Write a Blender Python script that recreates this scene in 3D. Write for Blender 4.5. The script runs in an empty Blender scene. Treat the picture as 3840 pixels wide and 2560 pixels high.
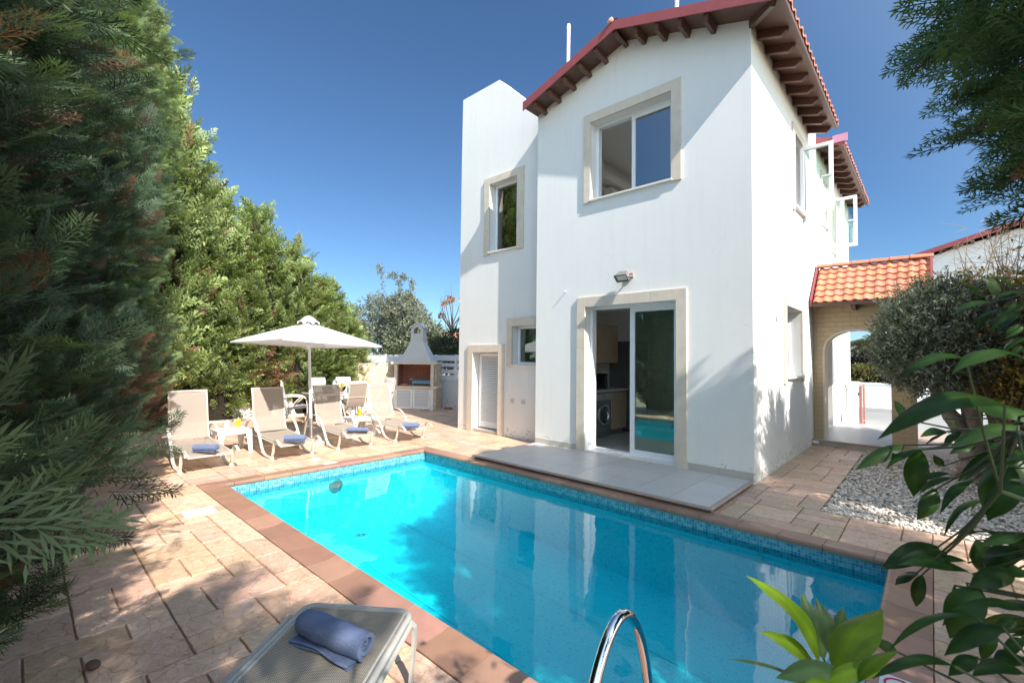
import bpy, math, random
import numpy as np
from mathutils import Vector, Matrix

# ------------------------------------------------------------------ helpers
PI = math.pi
rnd = random.Random(11)
rng = np.random.default_rng(11)
scene = bpy.context.scene
COL = scene.collection
def V(*a): return np.array(a, float)
def nrm(v):
    v = np.asarray(v, float); return v / (np.linalg.norm(v) + 1e-12)

class MB:
    """collects shapes and links them as ONE mesh object"""
    def __init__(s): s.v = []; s.f = []; s.m = []; s.c = []; s.n = 0; s.hasc = False
    def add(s, verts, faces, mat=0, col=None):
        verts = np.asarray(verts, float).reshape(-1, 3)
        b = s.n
        s.v.append(verts); s.n += len(verts)
        for f in faces: s.f.append([i + b for i in f]); s.m.append(mat)
        if col is None: col = (1, 1, 1)
        else: s.hasc = True
        s.c.append(np.tile(np.array(col, float), (len(verts), 1)))
        return s
    def quad(s, a, b, c, d, mat=0, col=None): return s.add([a, b, c, d], [(0, 1, 2, 3)], mat, col)
    def box(s, x0, x1, y0, y1, z0, z1, mat=0, col=None):
        v = [(x, y, z) for z in (z0, z1) for y in (y0, y1) for x in (x0, x1)]
        return s.add(v, [(0, 2, 3, 1), (4, 5, 7, 6), (0, 1, 5, 4), (2, 6, 7, 3), (0, 4, 6, 2), (1, 3, 7, 5)], mat, col)
    def obox(s, c, ex, ey, ez, mat=0, col=None):
        """oriented box: centre and three half-extent vectors"""
        c, ex, ey, ez = map(np.asarray, (c, ex, ey, ez))
        v = [c + sx * ex + sy * ey + sz * ez for sz in (-1, 1) for sy in (-1, 1) for sx in (-1, 1)]
        return s.add(v, [(0, 2, 3, 1), (4, 5, 7, 6), (0, 1, 5, 4), (2, 6, 7, 3), (0, 4, 6, 2), (1, 3, 7, 5)], mat, col)
    def bar(s, a, b, w, h, up=(0, 0, 1), mat=0, col=None):
        a = np.asarray(a, float); b = np.asarray(b, float); d = nrm(b - a)
        u = np.asarray(up, float)
        if abs(d @ nrm(u)) > .98: u = V(1, 0, 0)
        sd = nrm(np.cross(d, u)); u = np.cross(sd, d)
        return s.obox((a + b) / 2, (b - a) / 2, sd * w / 2, u * h / 2, mat, col)
    def tube(s, path, r, n=8, mat=0, cap=True, closed=False, col=None):
        p = np.asarray(path, float); k = len(p)
        rr = np.full(k, r, float) if np.isscalar(r) else np.asarray(r, float)
        if closed: t = np.roll(p, -1, 0) - np.roll(p, 1, 0)
        else: t = np.gradient(p, axis=0)
        t /= np.linalg.norm(t, axis=1)[:, None] + 1e-12
        u = V(0, 0, 1) if abs(t[0][2]) < .9 else V(1, 0, 0)
        vs = []
        for i in range(k):
            u = u - t[i] * (u @ t[i]); u = nrm(u); w = np.cross(t[i], u)
            for j in range(n):
                a = 2 * PI * j / n
                vs.append(p[i] + rr[i] * (math.cos(a) * u + math.sin(a) * w))
        fs = []
        for i in range(k if closed else k - 1):
            i2 = (i + 1) % k
            for j in range(n):
                j2 = (j + 1) % n
                fs.append((i * n + j, i * n + j2, i2 * n + j2, i2 * n + j))
        if cap and not closed:
            fs.append(tuple(range(n))[::-1]); fs.append(tuple((k - 1) * n + j for j in range(n)))
        return s.add(vs, fs, mat, col)
    def ribbon(s, path, side, w, t, mat=0, col=None):
        """flat bar of width w (along side) and thickness t swept along a path"""
        p = np.asarray(path, float); side = nrm(side); k = len(p)
        tg = np.gradient(p, axis=0); vs = []; fs = []
        for i in range(k):
            nn = nrm(np.cross(nrm(tg[i]), side))
            for a, b in ((-1, -1), (1, -1), (1, 1), (-1, 1)): vs.append(p[i] + side * w / 2 * a + nn * t / 2 * b)
        for i in range(k - 1):
            for j in range(4):
                j2 = (j + 1) % 4; fs.append((i * 4 + j, i * 4 + j2, i * 4 + 4 + j2, i * 4 + 4 + j))
        fs += [(3, 2, 1, 0), tuple((k - 1) * 4 + j for j in range(4))]
        return s.add(vs, fs, mat, col)
    def prism(s, poly, d, mat=0, col=None):
        """extrude a planar 3-D polygon by vector d"""
        p = np.asarray(poly, float); n = len(p); d = np.asarray(d, float)
        fs = [tuple(range(n))[::-1], tuple(range(n, 2 * n))] + [(i, (i + 1) % n, n + (i + 1) % n, n + i) for i in range(n)]
        return s.add(np.vstack([p, p + d]), fs, mat, col)
    def lathe(s, prof, c=(0, 0, 0), n=16, mat=0, col=None):
        vs = []; fs = []; k = len(prof)
        for r, z in prof:
            for j in range(n):
                a = 2 * PI * j / n; vs.append((c[0] + r * math.cos(a), c[1] + r * math.sin(a), c[2] + z))
        for i in range(k - 1):
            for j in range(n):
                j2 = (j + 1) % n; fs.append((i * n + j, i * n + j2, i * n + n + j2, i * n + n + j))
        fs += [tuple(range(n))[::-1], tuple((k - 1) * n + j for j in range(n))]
        return s.add(vs, fs, mat, col)
    def ball(s, c, r, n=10, m=7, mat=0, col=None, sq=(1, 1, 1)):
        vs = []; fs = []
        for i in range(m + 1):
            p = PI * i / m
            for j in range(n):
                a = 2 * PI * j / n
                vs.append((c[0] + r * sq[0] * math.sin(p) * math.cos(a), c[1] + r * sq[1] * math.sin(p) * math.sin(a), c[2] + r * sq[2] * math.cos(p)))
        for i in range(m):
            for j in range(n):
                j2 = (j + 1) % n; fs.append((i * n + j, i * n + n + j, i * n + n + j2, i * n + j2))
        return s.add(vs, fs, mat, col)
    def build(s, name, mats, parent=None, smooth=False, bevel=0, local=False, angle=40):
        vs = np.vstack(s.v) if s.v else np.zeros((0, 3))
        me = bpy.data.meshes.new(name)
        me.from_pydata(vs.tolist(), [], s.f)
        if not isinstance(mats, (list, tuple)): mats = [mats]
        for m in mats: me.materials.append(m)
        if len(mats) > 1: me.polygons.foreach_set('material_index', s.m)
        if s.hasc:
            at = me.attributes.new('tint', 'FLOAT_COLOR', 'POINT')
            c = np.ones((len(vs), 4)); c[:, :3] = np.vstack(s.c); at.data.foreach_set('color', c.ravel())
        me.update()
        if smooth:
            me.polygons.foreach_set('use_smooth', [True] * len(me.polygons))
            if smooth != 'all':
                try: me.set_sharp_from_angle(angle=math.radians(angle))
                except Exception: pass
        o = bpy.data.objects.new(name, me); COL.objects.link(o)
        if parent is not None: attach(o, parent, local)
        if bevel:
            b = o.modifiers.new('Bevel', 'BEVEL'); b.width = bevel; b.segments = 2; b.limit_method = 'ANGLE'; b.angle_limit = math.radians(35)
        return o

def wm(o):
    m = o.matrix_basis.copy()
    if o.parent is not None: m = wm(o.parent) @ o.matrix_parent_inverse @ m
    return m
def attach(o, parent, local=False):
    o.parent = parent
    o.matrix_parent_inverse = Matrix.Identity(4) if local else wm(parent).inverted()
def tag(o, label=None, cat=None, group=None, kind=None):
    if label: o['label'] = label
    if cat: o['category'] = cat
    if group: o['group'] = group
    if kind: o['kind'] = kind
    return o
def thing(name, label, cat, loc=(0, 0, 0), rz=0, group=None):
    o = bpy.data.objects.new(name, None); COL.objects.link(o)
    o.location = [float(x) for x in loc]; o.rotation_euler = (0, 0, rz); o.empty_display_size = .1
    return tag(o, label, cat, group)
def struct(o): o['kind'] = 'structure'; return o
def copy_tree(o, parent=None):
    c = o.copy(); COL.objects.link(c)
    if parent is not None: c.parent = parent
    for ch in [x for x in bpy.data.objects if x.parent == o]: copy_tree(ch, c)
    return c
def smoothpath(pts, n=6):
    """Catmull-Rom through points"""
    p = [np.asarray(x, float) for x in pts]; p = [2 * p[0] - p[1]] + p + [2 * p[-1] - p[-2]]
    out = []
    for i in range(1, len(p) - 2):
        for k in range(n):
            t = k / n
            out.append(.5 * ((2 * p[i]) + (-p[i - 1] + p[i + 1]) * t + (2 * p[i - 1] - 5 * p[i] + 4 * p[i + 1] - p[i + 2]) * t * t + (-p[i - 1] + 3 * p[i] - 3 * p[i + 1] + p[i + 2]) * t ** 3))
    out.append(p[-2]); return np.array(out)
def fastmesh(name, verts, quads, cols, mat, parent, smooth=False):
    me = bpy.data.meshes.new(name)
    nv, nf = len(verts), len(quads)
    me.vertices.add(nv); me.vertices.foreach_set('co', verts.astype(np.float32).ravel())
    me.loops.add(nf * 4); me.loops.foreach_set('vertex_index', quads.astype(np.int32).ravel())
    me.polygons.add(nf); me.polygons.foreach_set('loop_start', np.arange(0, nf * 4, 4, dtype=np.int32))
    me.polygons.foreach_set('loop_total', np.full(nf, 4, np.int32))
    at = me.attributes.new('tint', 'FLOAT_COLOR', 'POINT')
    c = np.ones((nv, 4), np.float32); c[:, :3] = cols; at.data.foreach_set('color', c.ravel())
    me.materials.append(mat); me.update(calc_edges=True)
    if smooth: me.polygons.foreach_set('use_smooth', np.ones(nf, bool))
    o = bpy.data.objects.new(name, me); COL.objects.link(o)
    if parent is not None: attach(o, parent, True)
    return o

# ------------------------------------------------------------------ materials
class NT:
    def __init__(s, name):
        s.m = bpy.data.materials.new(name); s.m.use_nodes = True; s.t = s.m.node_tree; s.t.nodes.clear()
        s.out = s.t.nodes.new('ShaderNodeOutputMaterial')
    def n(s, typ, ins=None, **props):
        x = s.t.nodes.new('ShaderNode' + typ)
        for k, v in props.items(): setattr(x, k, v)
        for k, v in (ins or {}).items(): s.set(x, k, v)
        return x
    def set(s, x, k, v):
        sock = x.inputs[k]
        if isinstance(v, bpy.types.NodeSocket): s.t.links.new(v, sock)
        elif isinstance(v, bpy.types.Node): s.t.links.new(v.outputs[0], sock)
        else:
            if sock.type == 'RGBA' and hasattr(v, '__len__') and len(v) == 3: v = (*v, 1)
            sock.default_value = v
    def mix(s, f, a, b, blend='MIX'):
        x = s.n('Mix', data_type='RGBA', blend_type=blend)
        s.set(x, 0, f); s.set(x, 6, a); s.set(x, 7, b); return x.outputs[2]
    def math(s, op, a, b=0.0, c=None):
        x = s.n('Math', operation=op); s.set(x, 0, a); s.set(x, 1, b)
        if c is not None: s.set(x, 2, c)
        return x.outputs[0]
    def vm(s, op, a, b=None):
        x = s.n('VectorMath', operation=op); s.set(x, 0, a)
        if b is not None: s.set(x, 1, b)
        return x.outputs[0]
    def ramp(s, f, stops, interp='LINEAR'):
        x = s.n('ValToRGB', {0: f}); cr = x.color_ramp; cr.interpolation = interp
        while len(cr.elements) < len(stops): cr.elements.new(.5)
        for e, (p, c) in zip(cr.elements, stops):
            e.position = p; e.color = (*c, 1) if hasattr(c, '__len__') else (c, c, c, 1)
        return x.outputs[0]
    def noise(s, scale, detail=4, rough=.55, dist=0, vec=None):
        x = s.n('TexNoise', {'Scale': scale, 'Detail': detail, 'Roughness': rough, 'Distortion': dist})
        s.set(x, 'Vector', vec if vec is not None else s.co()); return x.outputs[0]
    def co(s):
        if not hasattr(s, '_co'): s._co = s.n('TexCoord').outputs['Object']
        return s._co
    def pos(s):
        if not hasattr(s, '_po'): s._po = s.n('NewGeometry').outputs['Position']
        return s._po
    def bump(s, h, strength=.5, dist=.01):
        return s.n('Bump', {'Strength': strength, 'Distance': dist, 'Height': h}).outputs[0]
    def pbsdf(s, **k):
        x = s.n('BsdfPrincipled')
        for a, b in k.items(): s.set(x, {'col': 'Base Color', 'rough': 'Roughness', 'metal': 'Metallic', 'nor': 'Normal', 'spec': 'Specular IOR Level', 'coat': 'Coat Weight', 'trans': 'Transmission Weight', 'emit': 'Emission Color', 'es': 'Emission Strength', 'alpha': 'Alpha'}[a], b)
        return x.outputs[0]
    def end(s, sh): s.t.links.new(sh, s.out.inputs[0]); return s.m

def pbr(name, col, rough=.5, metal=0, var=.08, vs=4, bump=0, bs=60, bd=.004, tint=False, spec=.5, coat=0):
    t = NT(name); c = col
    if var:
        f = t.noise(vs, 5)
        c = t.mix(f, [x * (1 - var) for x in col], [min(1, x * (1 + var)) for x in col])
    if tint: c = t.mix(1.0, c, t.n('Attribute', attribute_name='tint').outputs[0], 'MULTIPLY')
    k = dict(col=c, rough=rough, metal=metal, spec=spec, coat=coat)
    if bump: k['nor'] = t.bump(t.noise(bs, 5), bump, bd)
    return t.end(t.pbsdf(**k))

def plaster_mat():
    t = NT('white_plaster')
    n1 = t.noise(1.3, 5, .6); n2 = t.noise(9, 6, .65)
    c = t.mix(n1, (.76, .765, .755), (.84, .84, .83))
    st = t.ramp(n2, [(.0, .90), (.45, 1), (1, 1)])
    c = t.mix(1.0, c, st, 'MULTIPLY')
    sv = t.n('TexNoise', {'Scale': 3.0, 'Detail': 4.0, 'Vector': t.vm('MULTIPLY', t.co(), (3.2, 3.2, .22))}).outputs[0]
    c = t.mix(t.ramp(sv, [(.50, 0), (.85, .30)]), c, (.68, .665, .63))
    ck = t.n('TexVoronoi', {'Scale': .9, 'Vector': t.vm('ADD', t.co(), t.vm('MULTIPLY', t.n('TexNoise', {'Scale': 2.5, 'Detail': 6.0, 'Vector': t.co()}).outputs[1], (.6, .6, .6)))}, feature='DISTANCE_TO_EDGE').outputs[0]
    ckm = t.math('MULTIPLY', t.math('LESS_THAN', ck, .0022), t.math('GREATER_THAN', t.noise(.9, 2), .60))
    c = t.mix(t.math('MULTIPLY', ckm, .35), c, (.45, .44, .42))
    # peeling patches low on the wall
    z = t.n('SeparateXYZ', {0: t.pos()}).outputs[2]
    low = t.math('LESS_THAN', t.math('ADD', z, t.math('MULTIPLY', t.noise(3.1, 3), .5)), .42)
    spots = t.math('MULTIPLY', low, t.math('GREATER_THAN', t.noise(21, 5, .7), .575))
    c = t.mix(spots, c, (.50, .45, .40))
    wv = t.n('TexNoise', {'Scale': 5.0, 'Detail': 2.0, 'Vector': t.vm('MULTIPLY', t.co(), (1, 1, 6.0))}).outputs[0]
    b = t.bump(t.math('ADD', t.noise(42, 6, .6), t.math('MULTIPLY', wv, .35)), .12, .004)
    return t.end(t.pbsdf(col=c, rough=.85, nor=b, spec=.25))

def brick_mat(name, c1, c2, mortar, bw, bh, ms=.004, axes='xz', bump=.6, rough=.85, tex=30, off=.5, bd=.012):
    t = NT(name); p = t.n('SeparateXYZ', {0: t.co()})
    ix = {'x': 0, 'y': 1, 'z': 2}
    u = p.outputs[ix[axes[0]]]
    if axes[0] == 'h':  # not used
        pass
    v = t.n('CombineXYZ', {0: u, 1: p.outputs[ix[axes[1]]]}).outputs[0]
    b = t.n('TexBrick', {'Vector': v, 'Color1': c1, 'Color2': c2, 'Mortar': mortar, 'Scale': 1.0, 'Mortar Size': ms, 'Mortar Smooth': .2, 'Brick Width': bw, 'Row Height': bh, 'Bias': 0.0}, offset=off)
    n = t.noise(tex, 6, .65)
    c = t.mix(t.math('MULTIPLY', n, .5), b.outputs[0], (c1[0] * .55, c1[1] * .5, c1[2] * .45))
    h = t.math('SUBTRACT', t.math('MULTIPLY', n, .7), b.outputs[1])
    return t.end(t.pbsdf(col=c, rough=rough, nor=t.bump(h, bump, bd)))

def rubble_mat():
    t = NT('rubble_stone')
    w = t.vm('ADD', t.co(), t.vm('MULTIPLY', t.n('TexNoise', {'Scale': 4.0, 'Vector': t.co()}).outputs[1], (.1, .1, .1)))
    e = t.n('TexVoronoi', {'Scale': 5.2, 'Vector': w}, feature='DISTANCE_TO_EDGE').outputs[0]
    cc = t.n('TexVoronoi', {'Scale': 5.2, 'Vector': w})
    cv = t.n('SeparateColor', {0: cc.outputs[1]}).outputs[0]
    stone = t.ramp(cv, [(0, (.42, .25, .10)), (.4, (.55, .40, .22)), (.75, (.60, .46, .28)), (1, (.36, .26, .15))])
    stone = t.mix(t.noise(14, 6), stone, (.62, .52, .38))
    c = t.mix(t.math('GREATER_THAN', e, .055), (.66, .60, .52), stone)
    h = t.ramp(e, [(0, 0), (.16, 1)])
    return t.end(t.pbsdf(col=c, rough=.85, nor=t.bump(t.math('ADD', h, t.math('MULTIPLY', t.noise(25, 5), .35)), .8, .02)))

def deck_mat():
    t = NT('stamped_concrete')
    att = t.n('Attribute', attribute_name='tint').outputs[0]
    n1 = t.noise(2.3, 6, .62, .6); n2 = t.noise(11, 7, .62, 1.8); n3 = t.noise(55, 4)
    c = t.mix(n1, (.68, .435, .315), (.77, .55, .43))
    c = t.mix(t.ramp(n2, [(.33, 0), (.62, .75)]), c, (.52, .335, .21))
    c = t.mix(t.ramp(n2, [(.25, .6), (.40, 0)]), c, (.72, .60, .49))
    wet = t.ramp(t.noise(1.7, 5, .6), [(.60, 0), (.70, .55)])
    c = t.mix(wet, c, (.40, .27, .185))
    c = t.mix(1.0, c, att, 'MULTIPLY')
    cr = t.n('TexVoronoi', {'Scale': 7.0, 'Vector': t.vm('ADD', t.co(), t.vm('MULTIPLY', t.n('TexNoise', {'Scale': 3.0, 'Detail': 4.0, 'Vector': t.co()}).outputs[1], (.45, .45, .1)))}, feature='DISTANCE_TO_EDGE').outputs[0]
    crack = t.ramp(cr, [(.0, 0), (.03, 1)])
    h = t.math('ADD', t.math('ADD', t.math('MULTIPLY', n2, 1.35), t.math('MULTIPLY', n3, .10)), t.math('MULTIPLY', crack, .16))
    c = t.mix(t.math('MULTIPLY', t.math('SUBTRACT', 1.0, crack), .55), c, (.26, .15, .095))
    r = t.ramp(n1, [(.3, .34), (.7, .58)])
    return t.end(t.pbsdf(col=c, rough=r, nor=t.bump(h, .55, .012), spec=.5))

def mosaic_mat(name, size, stops, grout, axes, gw=.09, rowmix=False):
    t = NT(name)
    p = t.vm('MULTIPLY', t.vm('ADD', t.co(), (10.003, 10.007, 10.004)), (1 / size,) * 3)
    mask = [1.0 if a in axes else 0.0 for a in 'xyz']
    p = t.vm('MULTIPLY', p, mask)
    cell = t.vm('FLOOR', p); fr = t.n('SeparateXYZ', {0: t.vm('FRACTION', p)})
    wn = t.n('TexWhiteNoise', {0: cell}, noise_dimensions='3D').outputs[0]
    if rowmix:
        z = t.n('SeparateXYZ', {0: cell}).outputs[2]
        row = t.n('TexWhiteNoise', {0: t.n('CombineXYZ', {0: z}).outputs[0]}, noise_dimensions='3D').outputs[0]
        wn = t.math('ADD', t.math('MULTIPLY', wn, .62), t.math('MULTIPLY', row, .38))
    c = t.ramp(wn, stops, 'CONSTANT')
    g = None
    for i, a in enumerate('xyz'):
        if a in axes:
            q = t.math('LESS_THAN', fr.outputs[i], gw)
            g = q if g is None else t.math('MAXIMUM', g, q)
    c = t.mix(g, c, grout)
    return t.end(t.pbsdf(col=c, rough=.25, spec=.5))

def leaf_mat(name, trans=.35, rough=.5, gloss=.5, tcol=(1.25, 1.3, .5), back=None, mottle=False):
    t = NT(name)
    a = t.n('Attribute', attribute_name='tint').outputs[0]
    if mottle:
        a = t.mix(t.ramp(t.noise(38, 5, .6), [(.35, 0), (.7, .75)]), a, t.mix(1.0, a, (1.7, 1.5, 1.3), 'MULTIPLY'))
        a = t.mix(t.ramp(t.noise(75, 3, .5), [(.70, 0), (.75, .8)]), a, (.16, .13, .035))
    if back is not None:
        a = t.mix(t.n('NewGeometry').outputs['Backfacing'], a, t.mix(.75, a, back))
    p = t.pbsdf(col=a, rough=rough, spec=gloss)
    tr = t.n('BsdfTranslucent', {0: t.mix(1.0, a, tcol, 'MULTIPLY')}).outputs[0]
    m = t.n('MixShader', {0: trans, 1: p, 2: tr})
    return t.end(m.outputs[0])

def glass_mat(name, tint=(.75, .85, .82), base=.10, rough=.0, refl=(1, 1, 1)):
    t = NT(name)
    f = t.n('Fresnel', {'IOR': 1.5}).outputs[0]
    fac = t.math('MINIMUM', t.math('ADD', f, base), 1.0)
    g = t.n('BsdfGlossy', {'Color': refl, 'Roughness': rough}).outputs[0]
    tr = t.n('BsdfTransparent', {0: tint}).outputs[0]
    return t.end(t.n('MixShader', {0: fac, 1: tr, 2: g}).outputs[0])

def water_mat():
    t = NT('pool_water')
    n = t.math('ADD', t.noise(2.2, 2, .4, .3, t.pos()), t.math('MULTIPLY', t.noise(9, 2, .4, .2, t.pos()), .10))
    b = t.bump(n, .10, .05)
    f = t.n('Fresnel', {'IOR': 1.33, 'Normal': b}).outputs[0]
    g = t.n('BsdfGlossy', {'Color': (1, 1, 1), 'Roughness': .0, 'Normal': b}).outputs[0]
    tr = t.n('BsdfTransparent', {0: (.19, .965, 1.0)}).outputs[0]
    return t.end(t.n('MixShader', {0: f, 1: tr, 2: g}).outputs[0])

def sling_mat(name, col, thru, cell=0, stripes=False):
    t = NT(name)
    c = t.mix(t.noise(30, 4), [x * .93 for x in col], [x * 1.06 for x in col])
    if cell:
        p = t.vm('MULTIPLY', t.co(), (1 / cell, 1 / cell, 0)); fr = t.vm('SUBTRACT', t.vm('FRACTION', p), (.5, .5, 0))
        d = t.n('VectorMath', {0: fr}, operation='LENGTH').outputs[1]
        hole = t.math('LESS_THAN', d, .30)
        c = t.mix(t.math('MULTIPLY', hole, .8), c, (.03, .03, .028))
    if stripes:
        y = t.n('SeparateXYZ', {0: t.co()}).outputs[1]
        s1 = t.math('FRACT', t.math('MULTIPLY', y, 26.0)); s2 = t.math('FRACT', t.math('MULTIPLY', y, 9.0))
        c = t.mix(t.math('LESS_THAN', s1, .25), (.78, .74, .70), (.45, .36, .33))
        c = t.mix(t.math('LESS_THAN', s2, .12), c, (.58, .52, .55))
    p = t.pbsdf(col=c, rough=.75, spec=.3, nor=t.bump(t.noise(350, 2), .15, .001))
    tl = t.n('BsdfTranslucent', {0: c}).outputs[0]
    m = t.n('MixShader', {0: .22, 1: p, 2: tl}).outputs[0]
    if thru:
        m = t.n('MixShader', {0: thru, 1: m, 2: t.n('BsdfTransparent', {0: (1, 1, 1)}).outputs[0]}).outputs[0]
    return t.end(m)

def towel_mat():
    t = NT('blue_towel')
    p = t.vm('MULTIPLY', t.co(), (190, 190, 190)); fr = t.vm('SUBTRACT', t.vm('FRACTION', p), (.5, .5, .5))
    d = t.n('VectorMath', {0: fr}, operation='LENGTH').outputs[1]
    c = t.mix(t.noise(12, 5), (.125, .165, .285), (.19, .235, .365))
    c = t.mix(t.ramp(d, [(.2, 0), (.7, .4)]), c, (.09, .13, .25))
    return t.end(t.pbsdf(col=c, rough=.95, spec=.15, nor=t.bump(t.math('ADD', d, t.noise(25, 4)), .6, .004)))

def wood_mat(name, a, b, rough=.45, ax=(1, 14, 14), scale=3):
    t = NT(name)
    n = t.noise(scale, 6, .6, .4, t.vm('MULTIPLY', t.co(), ax))
    c = t.ramp(n, [(.25, a), (.75, b)])
    return t.end(t.pbsdf(col=c, rough=rough, nor=t.bump(n, .25, .003)))

def louvre(mb, O, U, N, u0, u1, z0, z1, n, mat=0):
    """tilted slats between u0..u1, z0..z1"""
    O, U, N = map(np.asarray, (O, U, N)); h = (z1 - z0) / n
    for i in range(n):
        z = z0 + h * i
        a = O + U * u0 + N * .020 + V(0, 0, z); b = O + U * u1 + N * .020 + V(0, 0, z)
        c = O + U * u1 - N * .010 + V(0, 0, z + h * .80); d = O + U * u0 - N * .010 + V(0, 0, z + h * .80)
        t = N * .006
        mb.add([a, b, c, d, a + t, b + t, c + t, d + t], [(0, 1, 2, 3), (4, 5, 6, 7), (0, 1, 5, 4), (1, 2, 6, 5), (2, 3, 7, 6), (3, 0, 4, 7)], mat)

M = {}
M['plaster'] = plaster_mat()
M['stone_trim'] = pbr('limestone_trim', (.66, .585, .49), .7, var=.16, vs=7, bump=.25, bs=40)
M['sill'] = pbr('white_marble', (.78, .75, .70), .35, var=.08)
M['upvc'] = pbr('white_frame', (.80, .82, .86), .35, var=.02)
M['glass_dark'] = glass_mat('window_glass', (.42, .56, .54), .13)
M['glass_sky'] = glass_mat('tinted_glass', (.30, .40, .44), .30)
M['glass_clear'] = glass_mat('clear_glass', (.80, .93, .89), .04)
M['glass_sash'] = glass_mat('sash_glass', (.80, .93, .88), .22)
M['glass_door'] = glass_mat('door_glass', (.66, .80, .71), .17, 0, (.85, 1, .95))
M['wood'] = wood_mat('brown_wood', (.085, .040, .028), (.15, .075, .052))
M['red_metal'] = pbr('red_fascia', (.27, .065, .070), .55, var=.22, vs=9)
M['tile'] = pbr('terracotta_tile', (.56, .215, .125), .7, var=.18, vs=14, bump=.3, bs=50, tint=True)
M['deck'] = deck_mat()
M['coping'] = pbr('coping_tile', (.37, .205, .14), .42, var=.22, vs=7, bump=.2, bs=90, tint=True)
M['skirt'] = pbr('grey_skirting', (.48, .45, .42), .5, var=.08)
M['white_paint'] = pbr('white_paint', (.80, .80, .80), .5, var=.04)
M['plastic'] = pbr('white_plastic', (.82, .82, .82), .35, var=.02)
M['cream_metal'] = pbr('cream_frame', (.56, .50, .43), .4, var=.04)
M['grey_metal'] = pbr('grey_frame', (.40, .39, .36), .38, var=.05)
M['alu'] = pbr('brushed_metal', (.62, .62, .62), .35, 1, var=.05)
M['chrome'] = pbr('chrome', (.72, .72, .74), .06, 1, var=0)
M['black'] = pbr('black_plastic', (.02, .02, .022), .35, var=.05)
M['darkgrey'] = pbr('dark_grey', (.10, .10, .105), .35, var=.08)
M['canvas'] = sling_mat('white_canvas', (.80, .78, .75), 0)
M['sling'] = sling_mat('beige_sling', (.43, .36, .305), .10)
M['sling_grey'] = sling_mat('grey_perforated_sling', (.40, .37, .31), 0, .0078)
M['cushion'] = sling_mat('striped_cushion', (.7, .66, .62), 0, 0, True)
M['towel'] = towel_mat()
M['concrete'] = pbr('concrete', (.45, .42, .38), .9, var=.25, vs=6, bump=.4)
M['asphalt'] = pbr('road', (.27, .265, .255), .95, var=.12, vs=3, bump=.3, bs=120)
M['kerb'] = pbr('kerb_stone', (.55, .54, .50), .9, var=.12)
M['soil'] = pbr('soil', (.12, .085, .06), 1, var=.35, vs=7, bump=.9, bs=25, bd=.03)
M['bark'] = pbr('bark', (.13, .095, .07), .95, var=.35, vs=9, bump=.9, bs=22, bd=.02)
M['olive_bark'] = pbr('olive_bark', (.24, .19, .155), .95, var=.4, vs=9, bump=1, bs=14, bd=.04)
M['twig'] = pbr('twig_bark', (.28, .20, .14), .9, var=.2)
M['green_stem'] = pbr('green_stem', (.035, .055, .02), .6, var=.2)
M['cypress'] = leaf_mat('cypress_foliage', .30, .55, .35)
M['olive_leaf'] = leaf_mat('olive_foliage', .12, .45, .35, back=(.20, .23, .19))
M['bush_leaf'] = leaf_mat('bush_foliage', .3, .5, .4)
M['citrus_leaf'] = leaf_mat('citrus_foliage', .22, .42, .25, (1.3, 1.6, .3), mottle=True)
M['brick_red'] = brick_mat('firebrick', (.33, .13, .085), (.26, .10, .07), (.40, .32, .27), .2, .075, .004, 'xz', .4)
M['arch_stone'] = brick_mat('sandstone_blocks', (.60, .46, .28), (.55, .43, .28), (.40, .30, .19), .2, .085, .003, 'xz', .7, tex=22)
M['rubble'] = rubble_mat()
M['blue_paint'] = pbr('worn_blue_paint', (.10, .24, .36), .6, var=.5, vs=18)
M['yellow'] = pbr('yellow_can', (.85, .46, .02), .3, var=.03)
M['orange'] = pbr('orange_fruit', (.85, .30, .02), .5, var=.12, bump=.2, bs=160)
M['lemon'] = pbr('lemon_fruit', (.85, .58, .05), .5, var=.08)
M['juice'] = pbr('orange_juice', (.85, .38, .02), .3, var=.03)
M['teal'] = pbr('teal_cover', (.10, .45, .50), .4, var=.3, vs=20)
M['cap_blue'] = pbr('blue_cap', (.03, .30, .50), .4, var=0)
M['flower'] = pbr('white_petal', (.80, .80, .80), .6, var=.05)
M['pebble'] = pbr('white_pebble', (.70, .64, .585), .75, var=.15, vs=30, bump=.3, bs=60, tint=True)
M['wood_light'] = wood_mat('ash_cabinet', (.44, .32, .21), (.58, .44, .31), .5, (14, 2, 2), 4)
M['counter'] = pbr('stone_counter', (.60, .57, .52), .35, var=.12, vs=25)
M['steel'] = pbr('steel_grey', (.30, .295, .29), .38, .6, var=.05)
M['interior'] = pbr('interior_paint', (.86, .84, .80), .8, var=.03)
M['floor_tile'] = brick_mat('floor_tile', (.56, .53, .48), (.52, .49, .45), (.38, .36, .33), .45, .45, .003, 'xy', .1, .3, 8, 0)
M['text_dark'] = pbr('dark_lettering', (.03, .02, .01), .6, var=0)
M['text_grey'] = pbr('grey_lettering', (.25, .23, .25), .6, var=0)
M['text_red'] = pbr('red_lettering', (.45, .02, .05), .6, var=0)
M['ptile'] = brick_mat('terrace_tile', (.47, .455, .435), (.44, .425, .41), (.30, .28, .26), .42, .465, .003, 'xy', .15, .42, 9, 0)
M['water'] = water_mat()
BL = [(0, (.22, .87, .96)), (.25, (.27, .90, .97)), (.5, (.24, .87, .96)), (.75, (.33, .93, .98)), (.92, (.16, .74, .89))]
M['mosaic_x'] = mosaic_mat('pool_mosaic', .025, BL, (.14, .74, .87), 'yz', .13)
M['mosaic_y'] = mosaic_mat('pool_mosaic_wall', .025, BL, (.14, .74, .87), 'xz', .13)
M['mosaic_f'] = mosaic_mat('pool_mosaic_floor', .025, BL, (.14, .74, .87), 'xy', .13)
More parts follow.
